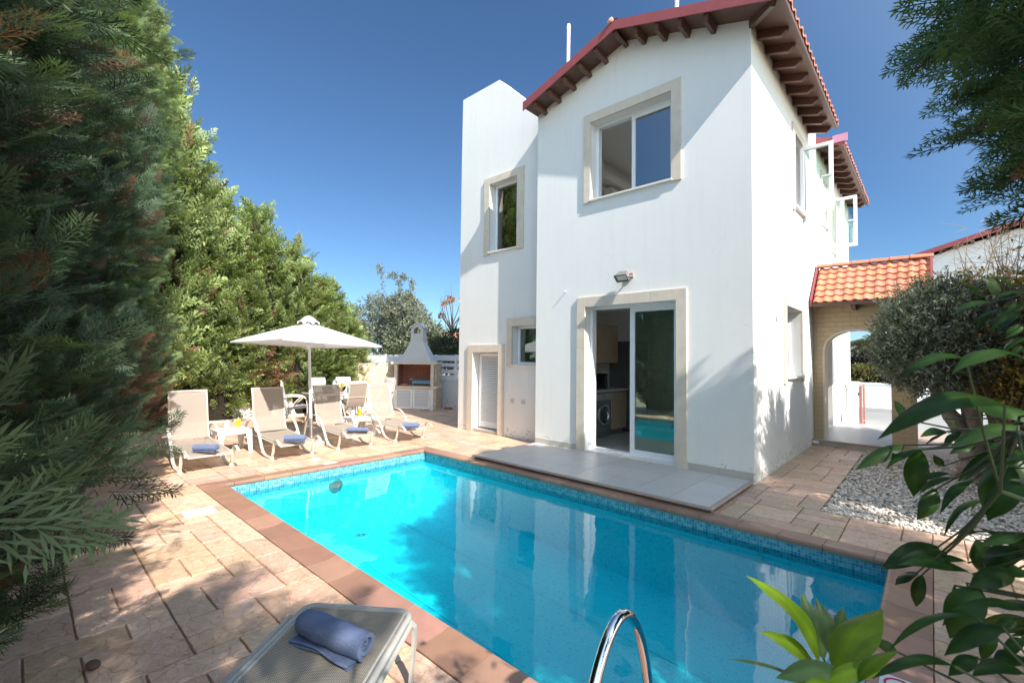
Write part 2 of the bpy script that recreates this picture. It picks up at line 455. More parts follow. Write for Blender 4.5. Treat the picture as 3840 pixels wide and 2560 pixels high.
BD = [(0, (.05, .27, .37)), (.16, (.07, .34, .44)), (.34, (.13, .41, .49)), (.5, (.05, .24, .35)), (.62, (.20, .46, .53)), (.76, (.09, .36, .43)), (.9, (.18, .31, .37))]
M['band_x'] = mosaic_mat('tile_band_mosaic', .026, BD, (.34, .54, .60), 'yz', .1, True)
M['band_y'] = mosaic_mat('tile_band_mosaic_wall', .026, BD, (.34, .54, .60), 'xz', .1, True)

# ------------------------------------------------------------------ the setting
W = 3.445                      # width of the gabled front
PX0, PX1, PY0, PY1 = -.93, 4.80, -4.42, -1.62     # pool water edge
CX0, CX1, CY0, CY1 = -1.18, 5.03, -4.655, -1.405  # outer coping edge
def ground():
    mb = MB()
    xs = [-150, CX0 + .05, CX1 - .05, 150]; ys = [-150, CY0 + .05, CY1 - .05, 150]
    for i in range(3):
        for j in range(3):
            if i == 1 and j == 1: continue
            mb.quad((xs[i], ys[j], -.03), (xs[i + 1], ys[j], -.03), (xs[i + 1], ys[j + 1], -.03), (xs[i], ys[j + 1], -.03))
    struct(mb.build('ground', pbr('dry_ground', (.36, .30, .23), .95, var=.2, vs=1.5)))
ground()

def deck():
    mb = MB(); u = .192
    regs = [(-6.6, CX0, -7.2, 3.0), (CX0, CX1, -7.6, CY0), (CX1, 7.4, -7.6, -.58), (CX0, CX1, CY1, -.58), (3.2, 4.2, -.58, 3.86), (CX0, .25, -.58, .4)]
    for (x0, x1, y0, y1) in regs:
        nx = max(1, round((x1 - x0) / u)); ny = max(1, round((y1 - y0) / u)); dx = (x1 - x0) / nx; dy = (y1 - y0) / ny
        used = np.zeros((nx, ny), bool)
        for j in range(ny):
            for i in range(nx):
                if used[i, j]: continue
                for (w, h) in rnd.choices([((2, 1), (1, 1)), ((2, 2), (2, 1), (1, 1)), ((3, 2), (2, 2), (2, 1), (1, 1)), ((3, 1), (2, 1), (1, 1)), ((1, 2), (1, 1))], [4.6, 2.2, .4, .6, 3.0])[0]:
                    if i + w <= nx and j + h <= ny and not used[i:i + w, j:j + h].any(): break
                else: w = h = 1
                used[i:i + w, j:j + h] = True
                a, b, c, d = x0 + i * dx, x0 + (i + w) * dx, y0 + j * dy, y0 + (j + h) * dy
                g = .0075; tz = rnd.uniform(-.0015, .0015)
                k = rnd.uniform(.84, 1.14); col = (k, k * rnd.uniform(.95, 1.04), k * rnd.uniform(.9, 1.06))
                # block outline wobbles a little, like hand-laid stamps
                q = 4; top = []; bot = []
                loop = [(a + (b - a) * s / q, c, 0, 1) for s in range(q)] + [(b, c + (d - c) * s / q, -1, 0) for s in range(q)] + [(b - (b - a) * s / q, d, 0, -1) for s in range(q)] + [(a, d - (d - c) * s / q, 1, 0) for s in range(q)]
                m = len(loop)
                for idx, (x, y, ox, oy) in enumerate(loop):
                    bot.append((x, y, -.011))
                    ix = g if x < a + 1e-6 else (-g if x > b - 1e-6 else 0); iy = g if y < c + 1e-6 else (-g if y > d - 1e-6 else 0)
                    wob = rnd.uniform(-.0028, .0028)
                    top.append((x + ix + (wob if ix else 0), y + iy + (wob if iy else 0), tz))
                mb.add(bot + top, [tuple(range(m, 2 * m))] + [(i2, (i2 + 1) % m, m + (i2 + 1) % m, m + i2) for i2 in range(m)], 0, col); mb.c[-1][:m] *= .50
    struct(mb.build('pool_deck', M['deck']))
deck()

# swimming pool
pool = thing('swimming_pool', 'blue mosaic swimming pool with terracotta coping in front of the house', 'swimming pool', (1.9, -3.0, 0))
def coping():
    mb = MB(); prof = [(0, .003), (.11, .004), (.165, .008), (.195, .016), (.215, .019), (.230, .015), (.2385, .004), (.240, -.010), (.236, -.026), (.225, -.032), (0, -.032)]
    sides = [(V(CX0, CY0, 0), V(1, 0, 0), V(0, 1, 0), CX1 - CX0), (V(CX1, CY0, 0), V(0, 1, 0), V(-1, 0, 0), CY1 - CY0), (V(CX1, CY1, 0), V(-1, 0, 0), V(0, -1, 0), CX1 - CX0), (V(CX0, CY1, 0), V(0, -1, 0), V(1, 0, 0), CY1 - CY0)]
    for O, U, N, L in sides:
        n = round(L / .325); s = L / n
        for i in range(n):
            s0, s1 = i * s + (.0022 if i else 0), (i + 1) * s - (.0022 if i < n - 1 else 0)
            k = rnd.uniform(.82, 1.15); col = (k, k * rnd.uniform(.94, 1.05), k * rnd.uniform(.93, 1.08)); dz = rnd.uniform(-.0012, .0012)
            m = len(prof); vs = []
            for e in (s0, s1):
                for w, z in prof:
                    ee = min(max(e, w + .001), L - w - .001); vs.append(O + U * ee + N * w + V(0, 0, z + dz))
            fs = [(j, (j + 1) % m, m + (j + 1) % m, m + j) for j in range(m)] + [tuple(range(m))[::-1], tuple(range(m, 2 * m))]
            mb.add(vs, fs, 0, col)
        # grout bed
        vs = [O + U * .001 + V(0, 0, -.003), O + U * (L - .001) + V(0, 0, -.003), O + U * (L - .23) + N * .228 + V(0, 0, -.003), O + U * .23 + N * .228 + V(0, 0, -.003)]
        mb.add(vs, [(0, 1, 2, 3)], 1)
    return mb.build('coping', [M['coping'], M['concrete']], pool, smooth=True, angle=30)
coping()
zb0, zb1, zw = -.030, -.186, -.122         # tile band, water level
ZL, ZR = -.68, -.92                       # floor level at the left and right end
ax0, ax1, ay0, ay1 = PX0 - .012, PX1 + .012, PY0 - .012, PY1 + .012
b = MB()
b.quad((ax0, ay0, zb1), (ax0, ay1, zb1), (ax0, ay1, ZL), (ax0, ay0, ZL), 0)
b.quad((ax1, ay0, zb1), (ax1, ay1, zb1), (ax1, ay1, ZR), (ax1, ay0, ZR), 0)
b.quad((ax0, ay0, zb1), (ax1, ay0, zb1), (ax1, ay0, ZR), (ax0, ay0, ZL), 1)
b.quad((ax0, ay1, zb1), (ax1, ay1, zb1), (ax1, ay1, ZR), (ax0, ay1, ZL), 1)
b.quad((ax0, ay0, ZL), (ax1, ay0, ZR), (ax1, ay1, ZR), (ax0, ay1, ZL), 2)
for y in (-2.55, -3.47):
    b.quad((ax0 + .01, y, ZL + .004), (ax1 - .01, y, ZR + .004), (ax1 - .01, y + .006, ZR + .004), (ax0 + .01, y + .006, ZL + .004), 3)
basin = b.build('basin', [M['mosaic_x'], M['mosaic_y'], M['mosaic_f'], pbr('pool_seam', (.06, .50, .64), .6)], pool)
b = MB()
b.quad((ax0, ay0, zb0), (ax0, ay1, zb0), (ax0, ay1, zb1), (ax0, ay0, zb1), 0)
b.quad((ax1, ay0, zb0), (ax1, ay1, zb0), (ax1, ay1, zb1), (ax1, ay0, zb1), 0)
b.quad((ax0, ay0, zb0), (ax1, ay0, zb0), (ax1, ay0, zb1), (ax0, ay0, zb1), 1)
b.quad((ax0, ay1, zb0), (ax1, ay1, zb0), (ax1, ay1, zb1), (ax0, ay1, zb1), 1)
b.build('tile_band', [M['band_x'], M['band_y']], pool)
b = MB(); b.lathe([(.002, .022), (.07, .020), (.085, .012), (.10, .004), (.10, 0)], (0, 0, 0), 24)
pl = b.build('pool_light', M['steel'], pool, smooth=True)
pl.matrix_parent_inverse = wm(pool).inverted(); pl.location = (ax0 + .002, -3.10, -.265); pl.rotation_euler = (0, PI / 2, 0)
for x in (-.39, 3.90):
    b = MB(); b.lathe([(.008, .012), (.02, .014), (.034, .008), (.036, 0)], (0, 0, 0), 16)
    o = b.build('return_inlet', M['plastic'], pool, smooth=True); o.location = (x, ay1 - .002, -.24); o.rotation_euler = (PI / 2, 0, 0)
b = MB(); b.lathe([(.002, .02), (.07, .016), (.095, .004), (.095, -.005)], (0, 0, 0), 24)
for k in range(16):
    a = k * PI / 8; b.bar((.02 * math.cos(a), .02 * math.sin(a), .021), (.085 * math.cos(a), .085 * math.sin(a), .013), .006, .004, mat=1)
o = b.build('main_drain', [M['plastic'], M['steel']], pool); o.location = (-.15, -3.15, -.715)
def water():
    mb = MB(); mb.quad((ax0 + .002, ay0 + .002, zw), (ax1 - .002, ay0 + .002, zw), (ax1 - .002, ay1 - .002, zw), (ax0 + .002, ay1 - .002, zw))
    struct(mb.build('water', M['water']))
water()

# raised tiled terrace in front of the sliding door
def terrace():
    mb = MB(); zt = .053; x0, x1, y0, y1 = -.005, W + .005, -1.46, .0
    mb.box(x0 + .03, x1 - .03, y0 + .03, y1, -.02, zt - .004, 2)
    e = .035
    nx = 8; xs = np.linspace(x0 + e, x1 - e, nx + 1); ys = [y0 + e, -.985, -.505, y1]
    for i in range(nx):
        for j in range(3):
            k = rnd.uniform(.93, 1.05)
            mb.box(xs[i] + .0025, xs[i + 1] - .0025, ys[j] + .0025, ys[j + 1] - .0025, zt - .012, zt + rnd.uniform(-.0006, .0006), 0, (k, k, k))
    # bullnose edge tiles
    prof = [(0, 0), (.02, .0), (.030, -.004), (.037, -.013), (.035, -.024), (.02, -.028), (0, -.028)]
    def nose(O, U, N, L, n):
        s = L / n
        for i in range(n):
            vs = []; m = len(prof)
            for q in (i * s + .001, (i + 1) * s - .001):
                for w, z in prof: vs.append(O + U * (q + (w if (i == n - 1 and q > i * s + s / 2) else 0) - (w if (i == 0 and q < s / 2) else 0)) + N * w + V(0, 0, zt + z))
            mb.add(vs, [(j, (j + 1) % m, m + (j + 1) % m, m + j) for j in range(m)] + [tuple(range(m))[::-1], tuple(range(m, 2 * m))], 1, (rnd.uniform(.9, 1.08),) * 3)
    nose(V(x0 + e, y0 + e, 0), V(1, 0, 0), V(0, -1, 0), x1 - x0 - 2 * e, nx)
    nose(V(x1 - e, y0 + e, 0), V(0, 1, 0), V(1, 0, 0), y1 - y0 - e, 3)
    nose(V(x0 + e, y1, 0), V(0, -1, 0), V(-1, 0, 0), y1 - y0 - e, 3)
    t = NT('terrace_tile'); n = t.noise(6, 6); n2 = t.noise(30, 4)
    c = t.mix(n, (.60, .55, .505), (.68, .635, .585)); c = t.mix(1.0, c, t.n('Attribute', attribute_name='tint').outputs[0], 'MULTIPLY')
    mt = t.end(t.pbsdf(col=c, rough=t.ramp(n2, [(.3, .34), (.7, .5)]), nor=t.bump(n2, .1, .003)))
    struct(mb.build('terrace', [mt, pbr('terrace_nosing', (.42, .33, .29), .45, var=.15, vs=12, tint=True), pbr('terrace_bed', (.13, .11, .09), 1, var=.3)]))
terrace()

# gravel bed with loose pebbles
def gravel():
    mb = MB(); mb.quad((4.2, -.58, -.022), (7.4, -.58, -.022), (7.4, 3.86, -.022), (4.2, 3.86, -.022))
    struct(mb.build('gravel_bed', pbr('gravel_grit', (.40, .355, .31), 1, var=.45, vs=60, bump=1, bs=70, bd=.01)))
    ico = []
    bm_v = [(0, 0, 1), (.894, 0, .447), (.276, .851, .447), (-.724, .526, .447), (-.724, -.526, .447), (.276, -.851, .447), (.724, .526, -.447), (-.276, .851, -.447), (-.894, 0, -.447), (-.276, -.851, -.447), (.724, -.526, -.447), (0, 0, -1)]
    bm_f = [(0, 1, 2), (0, 2, 3), (0, 3, 4), (0, 4, 5), (0, 5, 1), (1, 6, 2), (2, 7, 3), (3, 8, 4), (4, 9, 5), (5, 10, 1), (6, 7, 2), (7, 8, 3), (8, 9, 4), (9, 10, 5), (10, 6, 1), (6, 11, 7), (7, 11, 8), (8, 11, 9), (9, 11, 10), (10, 11, 6)]
    # one subdivision
    vv = [np.array(v) for v in bm_v]; ff = []; cache = {}
    def mid(a, c):
        k = (min(a, c), max(a, c))
        if k not in cache: cache[k] = len(vv); vv.append(nrm(vv[a] + vv[c]))
        return cache[k]
    for a, c, d in bm_f:
        e, f, g = mid(a, c), mid(c, d), mid(d, a); ff += [(a, e, g), (c, f, e), (d, g, f), (e, f, g)]
    B = np.array(vv[:12]); F = np.array(bm_f)
    vs = []; fs = []; cs = []; n = 0
    pts = []
    for _ in range(12500):
        x = rng.uniform(4.215, 6.9); y = -.565 + (rng.random() ** 1.35) * 4.35
        if y > 3.82: continue
        s = rng.uniform(.0105, .0215) * (.85 + .4 * rng.random()); pts.append((x, y, s))
    for x, y, s in pts:
        sc = np.array([s * rng.uniform(.9, 1.5), s * rng.uniform(.7, 1.0), s * rng.uniform(.45, .7)])
        a = rng.uniform(0, 2 * PI); tl = rng.uniform(-.5, .5)
        Rm = np.array(Matrix.Rotation(a, 3, 'Z') @ Matrix.Rotation(tl, 3, 'X'))
        P = (B * (1 + rng.uniform(-.13, .13, (len(B), 1)))) * sc @ Rm.T + [x, y, rng.uniform(-.014, .010)]
        vs.append(P); fs.append(F + n); n += len(B)
        k = rng.uniform(.72, 1.12); r = rng.random()
        cs.append(np.tile([k, k * (.90 if r < .12 else .985), k * (.76 if r < .12 else .96)], (len(B), 1)))
    me = bpy.data.meshes.new('pebbles'); me.from_pydata(np.vstack(vs).tolist(), [], np.vstack(fs).tolist())
    at = me.attributes.new('tint', 'FLOAT_COLOR', 'POINT'); c = np.ones((n, 4)); c[:, :3] = np.vstack(cs); at.data.foreach_set('color', c.ravel())
    me.polygons.foreach_set('use_smooth', [True] * len(me.polygons)); me.materials.append(M['pebble'])
    o = bpy.data.objects.new('pebbles', me); COL.objects.link(o)
    tag(o, 'loose white pebbles covering the bed beneath the olive tree', 'pebbles', None, 'stuff')
gravel()

# street beyond the porch
b = MB(); b.quad((-60, 7.4, -.022), (60, 7.4, -.022), (60, 11.9, -.022), (-60, 11.9, -.022)); struct(b.build('road', M['asphalt']))
b = MB(); b.box(-60, 60, 11.9, 12.05, -.03, .09); b.box(-60, 60, 12.054, 14.45, -.03, .085); struct(b.build('pavement', M['kerb'], bevel=.015))
b = MB(); b.quad((3.2, 3.9, -.018), (9, 3.9, -.018), (9, 7.4, -.018), (3.2, 7.4, -.018)); struct(b.build('front_path', brick_mat('front_paving', (.45, .33, .27), (.40, .30, .25), (.25, .2, .17), .3, .3, .004, 'xy', .2, .7, 9)))
b = MB(); b.box(-40, 50, 14.45, 14.65, -.03, .72, 0); b.box(-40, 50, 14.43, 14.67, .72, .76, 0)
tag(b.build('street_wall', M['plaster']), 'long low white wall across the street, seen through the archway', 'wall')

# ------------------------------------------------------------------ the house
villa = thing('villa', 'two-storey white villa with gabled tiled roof beside the pool', 'house', (1.7, 4, 0))
Z = V(0, 0, 1)
def wall(mb, O, U, T, u0, u1, z0, z1, holes, mat=0, imat=1, inner=True):
    """wall panel with openings: outer sheet, inner sheet, reveals"""
    O, U, T = map(np.asarray, (O, U, T))
    us = sorted({u0, u1, *[h[0] for h in holes], *[h[1] for h in holes]}); zs = sorted({z0, z1, *[h[2] for h in holes], *[h[3] for h in holes]})
    P = lambda u, z, t=0: O + U * u + Z * z + T * t
    for i in range(len(us) - 1):
        for j in range(len(zs) - 1):
            a, c, d, e = us[i], us[i + 1], zs[j], zs[j + 1]; mu, mz = (a + c) / 2, (d + e) / 2
            if any(h[0] < mu < h[1] and h[2] < mz < h[3] for h in holes): continue
            mb.quad(P(a, d), P(c, d), P(c, e), P(a, e), mat)
            if inner: mb.quad(P(a, d, 1), P(c, d, 1), P(c, e, 1), P(a, e, 1), imat)
    for a, c, d, e in holes:
        mb.quad(P(a, d), P(a, e), P(a, e, 1), P(a, d, 1), mat); mb.quad(P(c, d), P(c, e), P(c, e, 1), P(c, d, 1), mat)
        mb.quad(P(a, e), P(c, e), P(c, e, 1), P(a, e, 1), mat); mb.quad(P(a, d), P(c, d), P(c, d, 1), P(a, d, 1), mat)
TH = .24
ZE, ZA = 5.77, 6.32            # wall height at the eaves and under the ridge
DOOR = (1.02, 2.49, .06, 2.315); UPW = (1.105, 2.425, 4.0, 5.26)
mb = MB()
wall(mb, (0, 0, 0), (1, 0, 0), (0, TH, 0), 0, W, 0, ZE, [DOOR, UPW])
mb.add([(0, 0, ZE), (W, 0, ZE), (W / 2, 0, ZA)], [(0, 1, 2)], 0)
mb.build('front_wall', [M['plaster'], M['interior']], villa)
S1 = (2.36, 3.06, 4.02, 5.22); S2 = (4.92, 5.5, 4.33, 5.26); S3 = (5.9, 6.62, 3.98, 5.1); SL = (1.68, 2.78, 1.26, 2.33)
SP = (4.55, 6.05, .1, 2.35); SQ = (6.78, 8.15, 1.03, 2.35)
mb = MB()
wall(mb, (W, 0, 0), (0, 1, 0), (-TH, 0, 0), 0, 9.05, 0, ZE, [S1, S2, S3, SL, SP, SQ])
wall(mb, (0, 9.05, 0), (1, 0, 0), (0, -TH, 0), -2.345, W, 0, ZE, [(.25, 3.2, .1, 2.5), (.3, 3.2, 3.0, 5.4)])
mb.add([(W, 3.62, ZE), (W, 4.38, ZE), (W, 4.38, 5.98), (W, 3.62, 5.98), (W - .2, 3.62, ZE), (W - .2, 4.38, ZE), (W - .2, 4.38, 5.98), (W - .2, 3.62, 5.98)], [(0, 1, 2, 3), (4, 5, 6, 7), (0, 3, 7, 4), (1, 2, 6, 5), (2, 3, 7, 6)], 0)
# recesses behind the porch doorway and its window
mb.box(W - 1.0, W - TH, SP[0] - .01, SP[1] + .01, .08, 2.36, 2)
mb.box(W - .55, W - TH - .002, SQ[0] - .01, SQ[1] + .01, 1.0, 2.38, 0)
mb.build('side_wall', [M['plaster'], M['interior'], pbr('porch_recess', (.36, .33, .31), .8)], villa)
# annex: parapet wall set back to the left
AY = .27
prof = [(-2.35, 0), (0, 0), (0, 5.86), (-.43, 6.285), (-1.24, 7.06), (-2.335, 7.06)]
AD = (-1.886, -1.155, .05, 1.604); AU = (-1.455, -.707, 3.6, 4.98); AL = (-.80, -.11, 1.36, 2.10)
mb = MB()
wall(mb, (0, AY, 0), (1, 0, 0), (0, TH, 0), -2.345, 0, 0, 5.86, [AD, AU, AL])
mb.add([(-2.345, AY, 5.86), (0, AY, 5.86), (-.43, AY, 6.285), (-1.24, AY, 7.06), (-2.335, AY, 7.06)], [(0, 1, 2, 3, 4)], 0)
mb.quad((-2.345, AY, 0), (-2.345, 5, 0), (-2.345, 5, 5.86), (-2.345, AY, 5.86), 0); mb.quad((-2.345, AY, 5.86), (-2.345, 5, 5.86), (-2.335, 5, 7.06), (-2.335, AY, 7.06), 0)
for p, q in (((-2.335, 7.06), (-1.24, 7.06)), ((-1.24, 7.06), (-.43, 6.285)), ((-.43, 6.285), (0, 5.86))):
    mb.quad((p[0], AY, p[1]), (q[0], AY, q[1]), (q[0], AY + .3, q[1]), (p[0], AY + .3, p[1]), 0)
mb.quad((-2.335, AY + .3, 5.8), (-2.335, AY + .3, 7.06), (-1.24, AY + .3, 7.06), (0, AY + .3, 5.8), 0)
mb.build('annex_wall', [M['plaster'], M['interior']], villa)
# skirting tiles along the front
for a, c in ((.003, .857), (2.645, W - .003)):
    n = 2; mb = MB()
    for i in range(n):
        p, q = a + (c - a) * i / n, a + (c - a) * (i + 1) / n
        mb.box(p + .001, q - .001, -.011, 0, .053, .138)
    mb.build('skirting', M['skirt'], villa, bevel=.002)
# stone surrounds
def surround(name, x0, x1, z0, z1, hole, y, parent, right=True):
    mb = MB(); a, c, d, e = hole; p = .032
    joints = np.linspace(d - (.0 if d > .2 else d - z0), e, 4)
    for (u, v) in ((x0, a),) + (((c, x1),) if right else ()):
        zz = np.linspace(z0, z1, 4)
        for i in range(3): mb.box(u, v, y - p + rnd.uniform(-.0008, .0008), y + .004, zz[i] + .0006, zz[i + 1] - .0006, 0)
    n = 4; xs = np.linspace(a, c, n + 1)
    for i in range(n): mb.box(xs[i] + .0006, xs[i + 1] - .0006, y - p + rnd.uniform(-.0008, .0008), y + .004, e, z1 - .0006, 0)
    return mb.build(name, M['stone_trim'], parent, bevel=.002)
def pane(name, mat, parent, a, c, d, e, y, ax='y'):
    mb = MB()
    if ax == 'y': mb.box(a, c, y - .004, y + .004, d, e)
    else: mb.box(y - .004, y + .004, a, c, d, e)
    return mb.build(name, mat, parent)
def frame(name, a, c, d, e, y, w, t, parent, mat=None, ax='y'):
    """rectangular profile frame"""
    mb = MB()
    def bx(p, q, r, s):
        if ax == 'y': mb.box(p, q, y - t / 2, y + t / 2, r, s)
        else: mb.box(y - t / 2, y + t / 2, p, q, r, s)
    bx(a, a + w, d, e); bx(c - w, c, d, e); bx(a + w, c - w, d, d + w); bx(a + w, c - w, e - w, e)
    return mb.build(name, mat or M['upvc'], parent, bevel=.004)
# sliding door
sd = frame('sliding_door', DOOR[0], DOOR[1], .06, 2.315, .20, .035, .12, villa)
surround('surround', .867, 2.635, .053, 2.47, DOOR, 0, sd)
dl = frame('sliding_leaf', 1.70, 2.455, .085, 2.285, .19, .075, .045, sd)
pane('glass_pane', M['glass_door'], sd, 1.775, 2.38, .16, 2.21, .19)
mb = MB(); mb.box(1.0, 2.5, -.012, .26, .0545, .066); mb.build('threshold', M['sill'], sd, bevel=.003)
# upstairs sliding window
uw = frame('upstairs_window', UPW[0], UPW[1], 4.01, 5.26, .205, .04, .10, villa)
surround('surround', .981, 2.567, 3.972, 5.40, UPW, 0, uw)
ul = frame('sliding_leaf', 1.72, 2.39, 4.045, 5.225, .19, .06, .04, uw)
pane('glass_pane', M['glass_sky'], uw, 1.78, 2.33, 4.105, 5.165, .19)
mb = MB(); mb.box(1.085, 2.44, -.05, .15, 3.985, 4.012); mb.build('sill', M['sill'], uw, bevel=.004)
# annex windows and louvred door
for hole, outer, right, z in ((AU, (-1.605, -.54, 3.555, 5.12), True, 3.6), (AL, (-.928, 0, 1.325, 2.25), False, 1.36)):
    w = frame('annex_window', hole[0] + .01, hole[1], hole[2] + .012, hole[3], AY + .17, .05, .06, villa)
    surround('surround', outer[0], outer[1], outer[2], outer[3], hole, AY, w, right)
    pane('glass_pane', M['glass_dark'], w, hole[0] + .06, hole[1] - .05, hole[2] + .06, hole[3] - .05, AY + .17)
    mb = MB(); mb.box(hole[0] - .018, hole[1] + .018, AY - .05, AY + .14, z - .018, z + .010); mb.build('sill', M['sill'], w, bevel=.004)
ld = frame('louvred_door', AD[0] + .015, AD[1] - .0, .075, 1.59, AY + .17, .075, .045, villa, M['plastic'])
surround('surround', -2.04, -1.0, .004, 1.755, AD, AY, ld)
mb = MB(); louvre(mb, (0, AY + .165, 0), (1, 0, 0), (0, -1, 0), AD[0] + .09, AD[1] - .075, .19, 1.515, 27)
mb.box(AD[0] + .09, AD[1] - .075, AY + .15, AY + .19, .15, .19); mb.box(AD[0] + .08, AD[1] - .07, AY + .196, AY + .204, .15, 1.53, 1); mb.build('louvre', [M['plastic'], pbr('louvre_gap_shade', (.22, .22, .23), .8)], ld)  # dark backing board paints shadow lines between the slats
mb = MB(); mb.box(AD[0], AD[1], AY - .01, AY + .22, .012, .058); mb.build('threshold', M['concrete'], ld, bevel=.006)
# side windows
for k, (h, o) in enumerate(((S1, (2.24, 3.17, 3.93, 5.36)), (S2, (4.80, 5.6, 4.25, 5.38)), (S3, (5.8, 6.74, 3.9, 5.22)), (SL, (1.545, 2.905, 1.16, 2.45)), (SQ, (6.66, 8.27, .98, 2.47)))):
    mb = MB(); p = .03
    mb.box(W - .004, W + p, o[0], h[0], o[2], o[3]); mb.box(W - .004, W + p, h[1], o[1], o[2], o[3]); mb.box(W - .004, W + p, h[0], h[1], h[3], o[3])
    w = mb.build('side_window', M['stone_trim'] if k != 4 else M['plaster'], villa, bevel=.003)
    mb = MB(); mb.box(W - .1, W + .055, h[0] - .02, h[1] + .02, h[2] - .03, h[2] + .004); mb.build('sill', M['sill'], w, bevel=.003)
    if k in (1, 3):
        gm_ = M['glass_clear'] if k == 3 else M['glass_dark']
        fr = frame('frame', h[0], h[1], h[2] + .004, h[3], W - .19, .05, .05, w, None, 'x')
        pane('glass_pane', gm_, w, h[0] + .05, h[1] - .05, h[2] + .054, h[3] - .05, W - .19, 'x')
    if k in (0, 2):
        frame('frame', h[0], h[1], h[2] + .004, h[3], W - .16, .04, .06, w, None, 'x')
        yh = h[1] - (.02 if k == 0 else .62); x1 = 3.89 if k == 0 else 3.925
        sx = frame('open_sash', W - .03, x1, h[2] + .01, h[3] - .02, yh, .062, .05, w)
        pane('glass_pane', M['glass_sash'], w, W + .02, x1 - .05, h[2] + .06, h[3] - .07, yh)
        mb = MB(); mb.box(x1 - .16, x1 - .02, yh - .045, yh - .03, (h[2] + h[3]) / 2 - .01, (h[2] + h[3]) / 2 + .01); mb.box(x1 - .035, x1 - .015, yh - .045, yh - .02, (h[2] + h[3]) / 2 - .02, (h[2] + h[3]) / 2 + .02)
        mb.build('handle', M['upvc'], w)
# roof
OV, RX = .36, .42               # gable overhang, eave overhang on the right
sl = (ZA - ZE) / (W / 2); ST = .035   # slope, soffit board thickness
def rz(x): return ZA - abs(x - W / 2) * sl
XL, XR = .0, W + RX
def sheet(name, y0, y1, mat, dz0, dz1, x0=XL - .02, x1=XR):
    mb = MB(); roof = roofs[0 if y0 < 2 else 1]
    for a, c in ((x0, W / 2), (W / 2, x1)):
        mb.prism([(a, y0, rz(a) + dz0), (c, y0, rz(c) + dz0), (c, y0, rz(c) + dz1), (a, y0, rz(a) + dz1)], (0, y1 - y0, 0))
    return mb.build(name, mat, roof)
def tiles(mb, O, U, Vv, N, nu, nv, tw, tl, mat=0):
    """interlocking roof tiles: nu columns along U, nv rows up Vv"""
    O, U, Vv, N = map(np.asarray, (O, U, Vv, N))
    xs = np.array([0, .08, .16, .28, .40, .48, .56, .72, .88, 1.0]); hs = np.array([.012, .026, .036, .040, .036, .024, .010, .004, .004, .010])
    for r in range(nv):
        for c in range(nu):
            k = rnd.uniform(.84, 1.14); col = (k, k * rnd.uniform(.92, 1.06), k * rnd.uniform(.88, 1.1)); jv = rnd.uniform(-.004, .004)
            vs = []
            for (vv, lift) in ((r * tl + jv, .030), ((r + 1) * tl + .02 + jv, .004)):
                for x, h in zip(xs, hs): vs.append(O + U * ((c + x) * tw) + Vv * vv + N * (h * tw / .2 + lift))
            n = len(xs)
            for x, h in zip(xs, hs): vs.append(O + U * ((c + x) * tw) + Vv * (r * tl + jv) + N * (h * tw / .2 + .006))
            mb.add(vs, [(i, i + 1, n + i + 1, n + i) for i in range(n - 1)] + [(i, i + 1, 2 * n + i + 1, 2 * n + i) for i in range(n - 1)], mat, col)
def ridge(mb, a, c, n, r=.075):
    a, c = np.asarray(a, float), np.asarray(c, float); d = (c - a) / n; u = nrm(d); s = nrm(np.cross(u, Z))
    for i in range(n):
        k = rnd.uniform(.85, 1.12); vs = []
        for e, rr in ((a + d * i - u * .01, r * 1.12), (a + d * (i + 1) + u * .015, r * .92)):
            for j in range(9):
                t = PI * j / 8; vs.append(e + s * rr * math.cos(t) + Z * (rr * math.sin(t) * .9 - .02))
        mb.add(vs, [(j, j + 1, 10 + j, 9 + j) for j in range(8)], 0, (k, k * .97, k * .95))
cs_, sn_ = math.cos(math.atan(sl)), math.sin(math.atan(sl))
roofs = []
for y0, y1 in ((-OV + .01, 3.61), (4.37, 9.0)):
    mb = MB(); n = round((y1 - y0) / .2); L = (XR + .03 - W / 2) / cs_
    tiles(mb, (XR + .03, y0, rz(XR + .03) + .03), (0, 1, 0), (-cs_, 0, sn_), (sn_, 0, cs_), n, 10, (y1 - y0) / n, L / 10)
    L2 = (W / 2 - XL) / cs_
    tiles(mb, (XL - .02, y0, rz(XL - .02) + .03), (0, 1, 0), (cs_, 0, sn_), (-sn_, 0, cs_), n, 8, (y1 - y0) / n, L2 / 8)
    ridge(mb, (W / 2, y0 - .02, ZA + .07), (W / 2, y1, ZA + .07), 12)
    roofs.append(mb.build('roof', M['tile'], villa, smooth=True, angle=50))
roof = roofs[0]
sheet('soffit', -OV, 3.60, M['wood'], .003, .03)
sheet('soffit', 4.36, 9.0, M['wood'], .003, .03)
# red rake fascia on the front gable
for y0 in (-OV - .022, 4.335):
    mb = MB()
    for a, c in ((XL - .03, W / 2), (W / 2, XR + .04)):
        mb.prism([(a, y0, rz(a) - .035), (c, y0, rz(c) - .035), (c, y0, rz(c) + .105), (a, y0, rz(a) + .105)], (0, .02, 0))
    mb.build('fascia', M['red_metal'], roofs[0 if y0 < 2 else 1])
mb = MB()                       # mortar at the ridge end
for i in range(7): mb.ball((W / 2 - .04 + rnd.uniform(-.06, .06), -OV - .01 + rnd.uniform(-.03, .02), ZA + .115 + rnd.uniform(-.02, .02)), rnd.uniform(.018, .035), 7, 5)
mb.build('ridge_mortar', pbr('mortar', (.55, .36, .28), .95, var=.2, bump=.8), roof, smooth=True)
